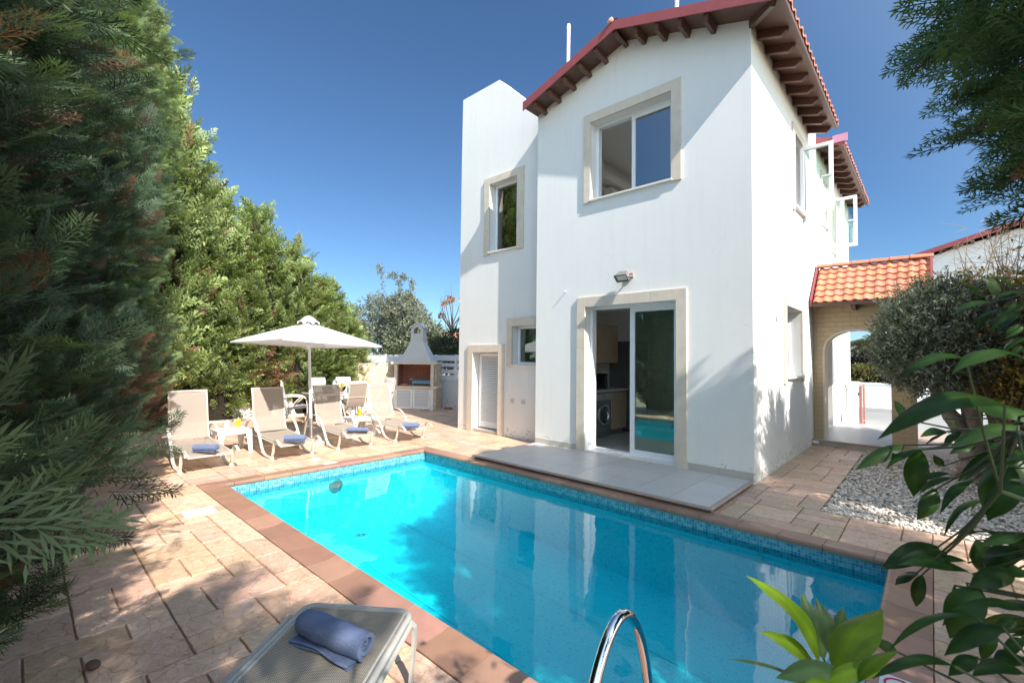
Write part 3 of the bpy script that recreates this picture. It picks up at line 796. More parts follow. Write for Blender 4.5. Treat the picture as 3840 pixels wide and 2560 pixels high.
# eave board, rafter tails
for y0, y1 in ((-OV, 3.60), (4.36, 9.0)):
    mb = MB(); x = XR; mb.prism([(x - .0, y0, rz(x) - .03), (x + .022, y0, rz(x) - .03), (x + .022, y0, rz(x) + .05), (x, y0, rz(x) + .05)], (0, y1 - y0, 0))
    mb.build('eave_board', M['wood'], roofs[0 if y0 < 2 else 1])
    mb = MB(); mb.prism([(x + .024, y0, rz(x) + .0), (x + .07, y0, rz(x) + .0), (x + .075, y0, rz(x) + .028), (x + .024, y0, rz(x) + .028)], (0, y1 - y0, 0))
def tail(p, d, down, L, w=.062, h=.105):
    """bracket under the soffit: starts inside the wall, angled tip"""
    p = np.asarray(p, float); d = nrm(d); s = nrm(np.cross(d, down)); dn = nrm(down); mb = MB()
    poly = [p - d * .05, p + d * (L), p + d * L + dn * h * .35, p + d * (L - .05) + dn * h, p - d * .05 + dn * h]
    mb.prism([q - s * w / 2 for q in poly], s * w); return mb.build('rafter_tail', M['wood'], roofs[0 if p[1] < 4 else 1], bevel=.004)
for x in (.16, .46, .76, 1.06, 1.36, 1.70, 2.04, 2.36, 2.68, 3.02):
    sgn = 1 if x > W / 2 else -1
    tail((x, 0, rz(x)), (0, -1, 0), (-sgn * sn_, 0, -cs_), OV - .03)
tail((W + .02, 0.0, rz(W) + .0), nrm((1, -1, -sl * .6)), (0, 0, -1), .46)
for y in (.284, .68, 1.09, 1.52, 1.93, 2.35, 2.75, 3.14, 3.56): tail((W, y, rz(W)), (cs_, 0, -sn_), (-sn_, 0, -cs_), RX - .05)
for y in (4.46, 4.9, 5.35, 5.8, 6.25, 6.7, 7.15, 7.6, 8.05, 8.5, 8.9): tail((W, y, rz(W)), (cs_, 0, -sn_), (-sn_, 0, -cs_), RX - .05)
mb = MB(); mb.box(XR - .14, XR + .09, 4.30, 4.326, rz(XR) + .02, rz(XR) + .16); mb.build('flashing', pbr('pink_flashing', (.55, .26, .36), .4), roofs[1])
for x, y, z1 in ((-.80, 2.0, 8.95), (1.668, 2.0, 8.9)):
    mb = MB(); mb.tube([(x - .03, y, 6.0), (x, y, z1 - .12), (x, y, z1 - .1)], .038, 10); mb.tube([(x, y, z1 - .1), (x, y, z1)], [.046, .034], 10)
    mb.build('vent_pipe', M['white_paint'], villa, smooth=True)
# rooms seen through the openings
mb = MB()
x0, x1, y0, y1 = .14, W - TH - .002, TH + .002, 8.8
for za, zb in ((.058, 2.52), (2.86, 5.55)):
    mb.quad((x0, y0, za), (x1, y0, za), (x1, y1, za), (x0, y1, za), 1 if za < 1 else 0)
    mb.quad((x0, y0, zb), (x1, y0, zb), (x1, y1, zb), (x0, y1, zb), 0)
    mb.quad((x0, y0, za), (x0, y1, za), (x0, y1, zb), (x0, y0, zb), 0)
mb.box(x0, x1, 1.25, 1.45, 2.36, 2.52, 0); mb.box(1.7, 2.0, 4.0, 4.9, .06, 2.5, 0)
mb.box(x0, x0 + .25, y0, y1, 5.05, 5.2, 0)
mb.build('interior_room', [M['interior'], M['floor_tile']], villa)
mb = MB()
for a, c in ((-2.2, -.02),):
    mb.quad((a, AY + TH + .5, 0), (c, AY + TH + .5, 0), (c, AY + TH + .5, 5.5), (a, AY + TH + .5, 5.5), 0)
mb.build('annex_interior', pbr('annex_interior_paint', (.45, .43, .40), .8), villa)
# small fittings on the walls
for x in (-.79, -.517):
    mb = MB(); mb.box(x - .043, x + .043, AY - .012, AY, .645, .73); mb.box(x - .02, x - .01, AY - .015, AY - .012, .68, .70, 1); mb.box(x + .01, x + .02, AY - .015, AY - .012, .68, .70, 1)
    tag(mb.build('wall_socket', [pbr('old_socket', (.62, .58, .58), .5), M['darkgrey']], None, bevel=.003), 'square outdoor socket plate, ' + ('left' if x < -.7 else 'right') + ' of the pair beside the louvred door', 'socket', 'sockets on the annex wall')
mb = MB(); mb.tube([(.632, 0.01, 2.60), (.632, -.045, 2.60), (.632, -.06, 2.61)], .007, 6)
tag(mb.build('wall_hook', M['plastic']), 'small white hook on the front wall left of the floodlight', 'hook')
fl = thing('floodlight', 'grey floodlight tilted down above the sliding door', 'floodlight', (1.80, 0, 2.72))
d = nrm((-.05, -.62, -.78)); ux = V(1, 0, 0); uy = np.cross(d, ux); c = V(1.735, -.115, 2.725)
mb = MB(); f = [c + d * .055 + ux * sx * .095 + uy * sy * .06 for sx, sy in ((-1, -1), (1, -1), (1, 1), (-1, 1))]; k = [c - d * .05 + ux * sx * .065 + uy * sy * .042 for sx, sy in ((-1, -1), (1, -1), (1, 1), (-1, 1))]
mb.add(f + k, [(4, 5, 6, 7), (0, 1, 5, 4), (1, 2, 6, 5), (2, 3, 7, 6), (3, 0, 4, 7)]); mb.build('housing', pbr('weathered_grey', (.20, .19, .19), .6, var=.2), fl, bevel=.004)
mb = MB()
for i in range(4): mb.bar(f[i] + d * .006, f[(i + 1) % 4] + d * .006, .014, .016, d)
mb.build('bezel', M['darkgrey'], fl)
mb = MB(); mb.quad(*[c + d * .05 + (q - c - d * .055) * .9 for q in f]); mb.build('lens', pbr('frosted_lens', (.62, .66, .62), .2), fl)
mb = MB(); mb.box(1.79, 1.85, -.03, 0, 2.70, 2.765); mb.bar((1.82, -.02, 2.72), (1.82, -.12, 2.70), .03, .012); mb.bar((1.82, -.12, 2.70), (1.815, -.12, 2.74), .03, .012, (1, 0, 0)); mb.build('bracket', pbr('rusty_bracket', (.40, .28, .24), .7), fl, bevel=.003)
mb = MB(); mb.lathe([(.0, .012), (.05, .012), (.06, 0)], (0, 0, 0), 20); mb.box(-.035, .035, -.004, .004, .012, .016, 1); mb.box(-.035, .035, -.02, -.012, .012, .016, 1); mb.box(-.035, .035, .012, .02, .012, .016, 1)
o = mb.build('air_vent', [M['plastic'], M['darkgrey']], None); o.location = (W, 1.107, 2.087); o.rotation_euler = (0, PI / 2, 0); tag(o, 'small round white vent cover on the sunlit side wall', 'vent')

# kitchen and upstairs fittings
cab = thing('kitchen_cabinet', 'pale wood base cabinet beside the washing machine, under the worktop', 'cabinet', (.5, 1.85, .06))
mb = MB(); mb.box(.16, .56, 1.56, 2.14, .16, .87); mb.box(.16, .50, 1.56, 2.14, .06, .158, 1); mb.build('carcass', [M['wood_light'], M['steel']], cab, bevel=.003)
mb = MB(); mb.box(.563, .578, 1.565, 2.135, .165, .86); dr = mb.build('door', M['wood_light'], cab, bevel=.002)
mb = MB(); mb.tube([(.578, 1.75, .82), (.60, 1.75, .82), (.60, 1.95, .82), (.578, 1.95, .82)], .006, 6); mb.build('handle', M['alu'], dr)
mb = MB(); mb.box(.15, .605, .45, 2.16, .885, .925); tag(mb.build('worktop', M['counter'], None, bevel=.004), 'light stone kitchen worktop carrying the microwave', 'worktop')
wc = thing('wall_cupboard', 'pale wood wall cupboard above the kitchen worktop', 'cupboard', (.3, 1.5, 1.45))
mb = MB(); mb.box(.15, .47, .55, 1.95, 1.42, 2.16); mb.build('carcass', M['wood_light'], wc, bevel=.003)
for a, c in ((.555, 1.20), (1.206, 1.945)):
    mb = MB(); mb.box(.473, .49, a, c, 1.425, 2.155); mb.build('door', M['wood_light'], wc, bevel=.002)
wmch = thing('washing_machine', 'silver front-loading washing machine under the kitchen worktop', 'washing machine', (.35, 1.25, .06))
mb = MB(); mb.box(.16, .58, .98, 1.54, .07, .87); mb.build('cabinet', M['steel'], wmch, bevel=.008)
mb = MB(); mb.box(.583, .592, .985, 1.535, .74, .865)
o = mb.build('control_panel', pbr('light_silver', (.5, .5, .5), .4, .3), wmch, bevel=.003)
for y, w_ in ((1.15, .14), (1.38, .05)):
    mb = MB(); mb.box(.593, .60, y - w_ / 2, y + w_ / 2, .78, .825); mb.build('button_strip', M['alu'], o)
mb = MB(); path = [(.592, 1.26 + .175 * math.cos(a), .47 + .175 * math.sin(a)) for a in np.linspace(0, 2 * PI, 33)[:-1]]; mb.tube(path, .028, 8, closed=True)
o = mb.build('porthole_ring', M['alu'], wmch, smooth=True)
mb = MB(); mb.lathe([(.0, .05), (.07, .045), (.13, .02), (.15, 0)], (0, 0, 0), 24); o2 = mb.build('porthole_glass', pbr('dark_glass', (.05, .06, .07), .05, spec=.8), wmch, smooth=True); o2.matrix_parent_inverse = wm(wmch).inverted(); o2.location = (.583, 1.26, .47); o2.rotation_euler = (0, PI / 2, 0)
mb = MB(); mb.box(.583, .588, .99, 1.53, .08, .18); mb.build('plinth', M['steel'], wmch)
mw = thing('microwave', 'black microwave oven standing on the kitchen worktop', 'microwave', (.35, 1.35, .925))
mb = MB(); mb.box(.17, .50, 1.02, 1.55, .945, 1.22); mb.build('casing', M['black'], mw, bevel=.006)
mb = MB(); mb.box(.503, .512, 1.04, 1.42, .955, 1.21); mb.build('door', pbr('gloss_black', (.015, .015, .017), .08), mw)
for i in range(3):
    mb = MB(); mb.box(.50, .516, 1.45, 1.52, .98 + i * .07, 1.02 + i * .07); mb.build('button', M['darkgrey'], mw)
for x in (.2, .45):
    for y in (1.05, 1.49): mb = MB(); mb.box(x, x + .03, y, y + .03, .925, .945); mb.build('foot', M['black'], mw)
fr = thing('fridge', 'tall dark grey fridge freezer beyond the kitchen worktop', 'fridge', (.4, 2.5, .06))
mb = MB(); mb.box(.15, .66, 2.2, 2.82, .10, 1.86); mb.build('body', pbr('fridge_side', (.12, .12, .125), .5), fr, bevel=.006)
mb = MB(); mb.box(.663, .70, 2.205, 2.815, .12, .86); d1 = mb.build('freezer_door', M['steel'], fr, bevel=.008)
mb = MB(); mb.box(.663, .70, 2.205, 2.815, .88, 1.855); d2 = mb.build('fridge_door', M['steel'], fr, bevel=.008)
for z0, z1, dd in ((.5, .82, d1), (.92, 1.4, d2)):
    mb = MB(); mb.tube([(.70, 2.26, z0), (.735, 2.26, z0 + .01), (.735, 2.26, z1 - .01), (.70, 2.26, z1)], .012, 6); mb.build('handle', M['alu'], dd)
mb = MB(); mb.box(.2, .64, 2.22, 2.80, .06, .10); mb.build('plinth', M['black'], fr)
ac = thing('air_conditioner', 'white air conditioner on the bedroom wall, seen through the upstairs window', 'air conditioner', (.2, 2.3, 4.8))
mb = MB(); mb.prism([(.145, 1.95, 5.0), (.33, 1.95, 4.98), (.36, 1.95, 4.85), (.30, 1.95, 4.75), (.145, 1.95, 4.73)], (0, .85, 0)); mb.build('casing', M['plastic'], ac, bevel=.01)
mb = MB(); mb.bar((.33, 2.02, 4.77), (.33, 2.74, 4.77), .05, .02, (0.6, 0, -.8)); mb.build('outlet_slot', M['black'], ac)
tp = thing('camera_tripod', 'thin black tripod leg standing in the room behind the glass door', 'tripod', (1.15, 3.4, .06))
for a in (0.3, 2.4, 4.5):
    mb = MB(); mb.tube([(1.15 + .04 * math.cos(a), 3.4 + .04 * math.sin(a), 1.1), (1.15 + .3 * math.cos(a), 3.4 + .3 * math.sin(a), .06)], .012, 6); mb.build('leg', M['black'], tp)
mb = MB(); mb.tube([(1.15, 3.4, 1.0), (1.15, 3.4, 1.45)], .012, 6); mb.build('column', M['black'], tp)

# stone archway with its own little tiled roof
arch = thing('archway', 'yellow sandstone archway with small orange tiled roof joined to the side wall', 'archway', (4.15, 4.0, 0))
mb = MB(); y0, y1 = 3.85, 4.28; xa, xb, xc, xd = W + .004, 3.605, 4.545, 4.862; zt = 2.62; N = 24
cx_, hw, hz, zs = (xb + xc) / 2, (xc - xb) / 2, .36, 1.70
xs = np.linspace(xb, xc, N + 1); zc = [zs + hz * math.sqrt(max(0, 1 - ((x - cx_) / hw) ** 2)) for x in xs]
for y, m in ((y0, 0), (y1, 0)):
    mb.quad((xa, y, 0), (xb, y, 0), (xb, y, zt), (xa, y, zt), 1 if False else 0); mb.quad((xc, y, 0), (xd, y, 0), (xd, y, zt), (xc, y, zt), 0)
    for i in range(N): mb.quad((xs[i], y, zc[i]), (xs[i + 1], y, zc[i + 1]), (xs[i + 1], y, zt), (xs[i], y, zt), 0)
mb.quad((xd, y0, 0), (xd, y1, 0), (xd, y1, zt), (xd, y0, zt), 0)
for i in range(N): mb.quad((xs[i], y0, zc[i]), (xs[i + 1], y0, zc[i + 1]), (xs[i + 1], y1, zc[i + 1]), (xs[i], y1, zc[i]), 1)
mb.quad((xb, y0, 0), (xb, y1, 0), (xb, y1, zs), (xb, y0, zs), 1); mb.quad((xc, y0, 0), (xc, y1, 0), (xc, y1, zs), (xc, y0, zs), 0)
mb.build('arch_wall', [M['arch_stone'], pbr('arch_soffit', (.52, .43, .33), .85, var=.1)], arch)
mb = MB()
rim = [(xb, .1), (xb, zs)] + list(zip(xs, zc)) + [(xc, zs), (xc, .1)]
for i in range(len(rim) - 1):
    a, c = rim[i], rim[i + 1]
    if abs(a[0] - c[0]) + abs(a[1] - c[1]) < 1e-6: continue
    if a[0] > xc - .001 and c[0] > xc - .001: continue
    mb.bar((a[0], y0 - .004, a[1]), (c[0], y0 - .004, c[1]), .03, .022, (0, 1, 0))
mb.build('arch_trim', pbr('pale_arch_trim', (.62, .55, .46), .8, var=.1), arch)
ex, ez, ry, rzz = (W + .02, 5.06), 2.52, 4.16, 3.22
vv = nrm((0, ry - 3.46, rzz - ez)); nn = nrm((0, -(rzz - ez), ry - 3.46)); LL = math.hypot(ry - 3.46, rzz - ez)
mb = MB(); tiles(mb, (ex[0] + .05, 3.46, ez), (1, 0, 0), vv, nn, 11, 6, (ex[1] - ex[0] - .05) / 11, LL / 6)
v2 = nrm((0, -(ry - 3.46), rzz - ez)); n2 = nrm((0, (rzz - ez), ry - 3.46))
tiles(mb, (ex[0] + .05, 2 * ry - 3.46, ez), (1, 0, 0), v2, n2, 11, 6, (ex[1] - ex[0] - .05) / 11, LL / 6)
ridge(mb, (ex[0] + .02, ry, rzz + .07), (ex[1] + .03, ry, rzz + .06), 6, .07)
ar = mb.build('porch_roof', M['tile'], arch, smooth=True, angle=50)
mb = MB()
for x in (ex[0], ex[1] - .0):
    for sg in (-1, 1):
        yb = ry + sg * (ry - 3.44); mb.prism([(x, ry, rzz + .10), (x, yb, ez + .07), (x, yb, ez - .05), (x, ry, rzz - .06)], (.03, 0, 0))
mb.build('fascia', M['red_metal'], ar)
mb = MB(); mb.prism([(ex[0] + .03, 3.47, ez), (ex[0] + .03, ry, rzz - .01), (ex[0] + .03, 2 * ry - 3.47, ez), (ex[0] + .03, 2 * ry - 3.47, ez - .03), (ex[0] + .03, ry, rzz - .05), (ex[0] + .03, 3.47, ez - .03)], (ex[1] - ex[0] - .03, 0, 0)); mb.box(ex[0] + .03, ex[1], 3.455, 3.475, ez - .05, ez + .01); mb.build('soffit', M['wood'], ar)
for x in (4.08, 4.78):
    mb = MB(); mb.bar((x, 3.5, ez - .075), (x, 3.9, ez - .075), .06, .09); mb.build('rafter_tail', M['wood'], ar)
mb = MB(); mb.box(W + .004, 4.95, 4.30, 6.06, 2.40, 2.50); mb.build('porch_ceiling', M['plaster'], arch)
# porch floor
mb = MB(); mb.box(W + .004, 4.53, 3.70, 6.9, -.02, .078, 2); mb.box(W + .004, 4.538, 3.68, 6.9, .079, .104, 0)
mb.tube([(W + .004, 3.682, .09), (4.54, 3.682, .09)], .0135, 8, 1)
struct(mb.build('porch_floor', [M['ptile'], pbr('porch_nosing', (.42, .30, .24), .5), M['concrete']]))
mb = MB(); mb.tube([(W + .02, 3.62, .06), (W + .10, 3.62, .055), (W + .105, 3.62, .055)], .026, 10)
tag(mb.build('drain_pipe', M['plastic'], None, smooth=True), 'short white drain pipe stub at the foot of the side wall', 'pipe')
# things beyond the arch
mb = MB(); mb.box(3.46, 3.62, 7.9, 8.9, -.02, .93); mb.box(3.43, 3.66, 7.86, 8.94, .93, .98); mb.box(3.46, 3.70, 7.2, 7.9, -.02, .28)
tag(mb.build('gate_pier', M['plaster'], None, bevel=.01), 'low white boundary wall with capping seen through the archway', 'wall')
gt = thing('garden_gate', 'narrow rusty red metal gate standing open beyond the archway', 'gate', (3.86, 6.9, 0))
for y in (6.85, 7.02, 7.6):
    mb = MB(); mb.bar((3.85, y, .0), (3.85, y, .95), .035, .035); mb.build('upright', pbr('gate_red', (.42, .17, .13), .6), gt)
mb = MB(); mb.bar((3.85, 7.02, .9), (3.85, 7.6, .9), .03, .03); mb.bar((3.85, 7.02, .12), (3.85, 7.6, .12), .03, .03); mb.build('rails', pbr('gate_red_rail', (.42, .17, .13), .6), gt)
mb = MB(); mb.box(3.80, 3.84, 6.83, 6.88, .74, .80); mb.build('latch', M['darkgrey'], gt)
mt = thing('meter_box', 'white meter box on the side wall beyond the archway', 'meter box', (W, 8.2, .4))
mb = MB(); mb.box(W, W + .03, 7.85, 8.6, .38, .85); mb.build('box', M['plastic'], mt, bevel=.004)
mb = MB()
for y in (7.86, 8.2): mb.box(W + .03, W + .045, y, y + .03, .4, .83)
mb.box(W + .03, W + .05, 8.3, 8.4, .40, .47); mb.build('door_trim', M['steel'], mt)
# neighbouring house behind the olive tree
nh = thing('neighbour_house', 'white neighbouring house with dark red gable edge behind the shrub', 'house', (6.5, 16.5, 0))
mb = MB(); gy = 16.3; pk = (7.35, 6.02)
mb.prism([(4.9, gy, -.03), (11.5, gy, -.03), (11.5, gy, 4.85), (pk[0], gy, pk[1]), (4.9, gy, 5.3)], (0, 6, 0)); mb.build('walls', M['plaster'], nh)
mb = MB(); mb.prism([(4.62, gy - .35, 5.28), (pk[0], gy - .35, pk[1] + .06), (pk[0], gy - .35, pk[1] + .24), (4.62, gy - .35, 5.44)], (0, .05, 0)); mb.prism([(pk[0], gy - .35, pk[1] + .06), (11.8, gy - .35, 4.78), (11.8, gy - .35, 4.96), (pk[0], gy - .35, pk[1] + .24)], (0, .05, 0)); mb.build('fascia', M['red_metal'], nh)
mb = MB(); mb.prism([(4.62, gy - .3, 5.36), (pk[0], gy - .3, pk[1] + .16), (pk[0], gy - .3, pk[1] + .22), (4.62, gy - .3, 5.42)], (0, 6.6, 0)); mb.prism([(pk[0], gy - .3, pk[1] + .16), (11.8, gy - .3, 4.88), (11.8, gy - .3, 4.94), (pk[0], gy - .3, pk[1] + .22)], (0, 6.6, 0)); mb.build('roof', M['tile'], nh)
for i in range(7):
    x = 4.95 + i * .40; mb = MB(); z = 5.30 + (x - 4.62) * .272; mb.bar((x, gy - .3, z - .03), (x, gy, z - .03), .09, .12); mb.build('rafter_tail', M['wood'], nh)

# ------------------------------------------------------------------ sun loungers
def make_lounger():
    """local axes: foot end towards +x, front feet at x = 0"""
    t = thing('sun_lounger', 'x', 'sun lounger')
    seatx = [(-.80, .285), (-.6, .275), (-.35, .262), (-.1, .25), (.05, .243), (.13, .232), (.175, .215)]
    backp = [(-.80, .29), (-.86, .30), (-.905, .36), (-.945, .48), (-.985, .62), (-1.02, .76), (-1.06, .90), (-1.09, .97)]
    hw = .245
    for nm, pp in (('seat', seatx), ('backrest', backp)):
        P = smoothpath([(x, 0, z) for x, z in pp], 3); mb = MB(); k = len(P); ny = 7
        vs = []
        for p in P:
            for j in range(ny):
                y = -hw + 2 * hw * j / (ny - 1); sag = .012 * (1 - (y / hw) ** 2)
                vs.append((p[0] + (sag * .8 if nm == 'backrest' else 0) * -1, y, p[2] - (sag if nm == 'seat' else 0)))
        mb.add(vs, [(i * ny + j, i * ny + j + 1, (i + 1) * ny + j + 1, (i + 1) * ny + j) for i in range(k - 1) for j in range(ny - 1)])
        o = mb.build(nm, M['sling'], t, smooth='all', local=True)
        mb = MB()
        for s in (-1, 1): mb.tube([(p[0], s * (hw - .012), p[2] - .012) for p in P], .013, 8)
        if nm == 'seat':
            mb.tube([(P[-1][0] - .01, -hw, P[-1][2] - .015), (P[-1][0] - .01, hw, P[-1][2] - .015)], .012, 8)
            for s in (-1, 1): mb.tube([(p[0], s * (hw + .012), p[2] - .02) for p in smoothpath([(-1.2, 0, .262), (-.6, 0, .262), (-.1, 0, .245), (.07, 0, .238)], 3)], .011, 8)
        else: mb.tube([(P[-1][0] + .006, -hw, P[-1][2] - .02), (P[-1][0] + .006, hw, P[-1][2] - .02)], .012, 8)
        mb.build(nm + '_frame', M['cream_metal'], o, smooth=True, local=True)
    pts = [(-1.30, .0), (-1.27, .14), (-1.19, .30), (-1.09, .405), (-.97, .46), (-.86, .472), (-.74, .450), (-.62, .375), (-.49, .22), (-.385, .085), (-.27, .028), (-.13, .014), (-.03, .012)]
    pts2 = [(-.03, .012), (.012, .06), (.045, .15), (.068, .235), (.105, .282), (.165, .292), (.235, .268), (.285, .232)]
    for s in (-1, 1):
        y = s * .288
        mb = MB(); mb.ribbon(smoothpath([(x, y, z) for x, z in pts], 4), (0, 1, 0), .036, .013); mb.build('armrest', M['cream_metal'], t, smooth=True, local=True)
        mb = MB(); mb.ribbon(smoothpath([(x, y, z) for x, z in pts2], 4), (0, 1, 0), .036, .012); lg = mb.build('front_leg', M['cream_metal'], t, smooth=True, local=True)
        mb = MB(); mb.box(-.045, .015, y - .02, y + .02, 0, .036); mb.build('foot', M['plastic'], lg, bevel=.003, local=True)
        mb = MB()
        for x, z in ((-.56, .27), (.06, .222)): mb.tube([(x, s * (hw + .01), z), (x, y, z)], .009, 6)
        mb.build('bolt', M['plastic'], t, local=True)
    return t
LG = 'sun loungers lined up along the pool'
lounger = make_lounger()
spots = [(-1.935, -4.372, 'beige sun lounger beside the cypress hedge, leftmost and nearest in the row'),
         (-1.945, -3.276, 'beige sun lounger half shaded behind the first side table, second in the row'),
         (-1.955, -2.280, 'beige sun lounger right of the parasol pole with shaded backrest top, third in the row'),
         (-1.915, -1.241, 'beige sun lounger nearest the house, fully sunlit at the right end of the row')]
for i, (x, y, lab) in enumerate(spots):
    o = lounger if i == 0 else copy_tree(lounger); o.location = (x, y, 0); o['label'] = lab; o['group'] = LG

# the lounger in the foreground (only its foot end is in view)
nl = thing('sun_lounger', 'grey perforated sun lounger in the shady foreground, cut off by the picture edge', 'sun lounger', (3.03, -4.955, 0), math.atan2(.80, -.60) , LG)
def nb(mb, name, mat, parent, **k): return mb.build(name, mat, parent, local=True, **k)
hw, Hh = .240, .300              # local x runs towards the pool
loop = []
def arc(cx, cy, r, a0, a1, n=6): return [(cx + r * math.cos(a), cy + r * math.sin(a)) for a in np.linspace(a0, a1, n)]
out = [(-1.25, -hw - .015)] + arc(-.055, -hw + .04, .055, -PI / 2, 0) + arc(-.055, hw - .04, .055, 0, PI / 2) + [(-1.25, hw + .015)]
mb = MB(); mb.tube([(x, y, Hh) for x, y in out], .0165, 10); nb(mb, 'frame', M['grey_metal'], nl, smooth=True)
mb = MB(); n = 9; m = 15; vs = []
for i in range(m):
    x = -1.22 + 1.20 * i / (m - 1)
    for j in range(n):
        y = -hw + .012 + (2 * hw - .024) * j / (n - 1); vs.append((x, y, Hh + .008 - .022 * (1 - (y / hw) ** 2) * min(1, (1.0 - i / (m - 1)) * 6 + .15)))
mb.add(vs, [(i * n + j, i * n + j + 1, (i + 1) * n + j + 1, (i + 1) * n + j) for i in range(m - 1) for j in range(n - 1)])
st = nb(mb, 'seat', M['sling_grey'], nl, smooth='all')
mb = MB()
for s in (-1, 1): mb.bar((-1.22, s * (hw - .008), Hh + .008), (-.03, s * (hw - .008), Hh + .008), .010, .014)
nb(mb, 'sling_rail', M['grey_metal'], st, bevel=.003)
mb = MB(); vs = []
for i in range(8):
    x = -1.24 - .36 * i / 7; z = Hh + .62 * i / 7
    for j in range(n): vs.append((x, -hw + .012 + (2 * hw - .024) * j / (n - 1), z))
mb.add(vs, [(i * n + j, i * n + j + 1, (i + 1) * n + j + 1, (i + 1) * n + j) for i in range(7) for j in range(n - 1)]); bk = nb(mb, 'backrest', M['sling_grey'], nl, smooth='all')
mb = MB(); mb.tube([(-1.24, -hw, Hh), (-1.6, -hw, Hh + .62), (-1.6, hw, Hh + .62), (-1.24, hw, Hh)], .016, 8); nb(mb, 'backrest_frame', M['grey_metal'], bk, smooth=True)
for s in (-1, 1):
    mb = MB(); mb.ribbon(smoothpath([(-.075, s * (hw + .022), Hh + .004), (-.045, s * (hw + .034), Hh - .03), (-.03, s * (hw + .040), .24), (-.03, s * (hw + .036), .12), (-.045, s * (hw + .03), .0)], 5), (1, 0, 0), .036, .014); nb(mb, 'leg', M['grey_metal'], nl, smooth=True)
    mb = MB(); mb.ribbon(smoothpath([(-1.15, s * (hw + .02), Hh), (-1.2, s * (hw + .035), .2), (-1.2, s * (hw + .03), .0)], 5), (1, 0, 0), .036, .014); nb(mb, 'leg', M['grey_metal'], nl, smooth=True)
    mb = MB(); mb.tube([(-.10, s * (hw + .042), Hh + .002), (-1.2, s * (hw + .042), Hh - .02)], .0115, 8); nb(mb, 'side_rail', M['grey_metal'], nl, smooth=True)

# rolled towels
def make_towel(L, r, turns, seed):
    """roll along local x, resting at z = 0"""
    rr = random.Random(seed); t = thing('rolled_towel', 'x', 'towel'); mb = MB()
    n = int(turns * 20); nx = 15; th = r / (turns + .35) * .86
    ph = rr.uniform(0, 6)
    sp = []
    for i in range(n + 1):
        a = 2 * PI * turns * i / n; q = r * (.12 + .88 * i / n) * (1 + .035 * math.sin(3 * a + ph))
        sp.append((a + PI * 1.35 - 2 * PI * turns, q))
    vs = []
    for lay in (0, 1):
        for k in range(nx):
            u = k / (nx - 1); x = (u - .5) * L; e = abs(u - .5) * 2; sh = 1 - .10 * e ** 6
            for i, (a, q) in enumerate(sp):
                inn = 1 - i / n; xx = x + (.012 * math.sin(5 * inn + ph) + .02 * inn * (1 if u > .5 else -1) * rr.uniform(.2, .5)) * e ** 4
                rr_ = max(.003, (q - lay * th) * sh + .0022 * math.sin(17 * u + a * 2 + ph))
                vs.append((xx, rr_ * math.cos(a), r * .97 + rr_ * math.sin(a) * .96))
    N1 = n + 1; off = nx * N1; fs = []
    for k in range(nx - 1):
        for i in range(n):
            a, b_ = k * N1 + i, (k + 1) * N1 + i
            fs.append((a, a + 1, b_ + 1, b_)); fs.append((off + a, off + b_, off + b_ + 1, off + a + 1))
        for i in (0, n):
            a, b_ = k * N1 + i, (k + 1) * N1 + i; fs.append((a, b_, off + b_, off + a))
    for k in (0, nx - 1):
        for i in range(n): a = k * N1 + i; fs.append((a, a + 1, off + a + 1, off + a))
    mb.add(vs, fs); o = mb.build('roll', M['towel'], t, smooth=True, angle=60, local=True)
    # loose hem lying at the foot of the roll
    mb = MB()
    for lay in (0, 1):
        vs = []; mm = 15
        for k in range(mm):
            u = k / (mm - 1); x = (u - .5) * L * (.98 - .03 * lay); w = .010 * math.sin(6 * u + ph + lay)
            for (y, z) in ((-r * .25, .004 + lay * .008), (-r * .75, .004 + lay * .009), (-r * 1.08 - w, .006 + lay * .011), (-r * 1.20 - w, .004 + lay * .008), (-r * 1.05 - w, .001 + lay * .008), (-r * .25, .0 + lay * .008)): vs.append((x, y, z + .002))
        mb.add(vs, [(k * 6 + j, k * 6 + j + 1, (k + 1) * 6 + j + 1, (k + 1) * 6 + j) for k in range(mm - 1) for j in range(5)])
    mb.build('hem', M['towel'], t, smooth=True, local=True)
    return t
TG = 'rolled blue towels on the loungers'
tw = make_towel(.365, .062, 2.6, 3); d = V(.92, .39, 0)
tw.location = (3.195, -5.165, Hh - .008); tw.rotation_euler = (.0, 0, math.radians(14.5)); tag(tw, 'large rolled blue towel on the grey foreground lounger', 'towel', TG)
tw2 = make_towel(.30, .050, 2.4, 5)
for i, ((x, y, z, a), lab) in enumerate(zip([(-1.84, -4.40, .251, .74), (-1.77, -3.31, .252, .90), (-1.87, -2.29, .251, .98), (-1.70, -1.36, .248, .86)],
        ['rolled blue towel on the leftmost beige lounger', 'rolled blue towel on the second lounger, left of the parasol pole', 'rolled blue towel on the third lounger, right of the parasol pole', 'rolled blue towel on the beige lounger nearest the house'])):
    o = tw2 if i == 0 else copy_tree(tw2); o.location = (x, y, z); o.rotation_euler = (0, -.03, a + (PI if i == 2 else 0)); o.scale = ((1, .94, 1.06, .9)[i], 1, (1, 1.06, .95, 1)[i]); tag(o, lab, 'towel', TG)

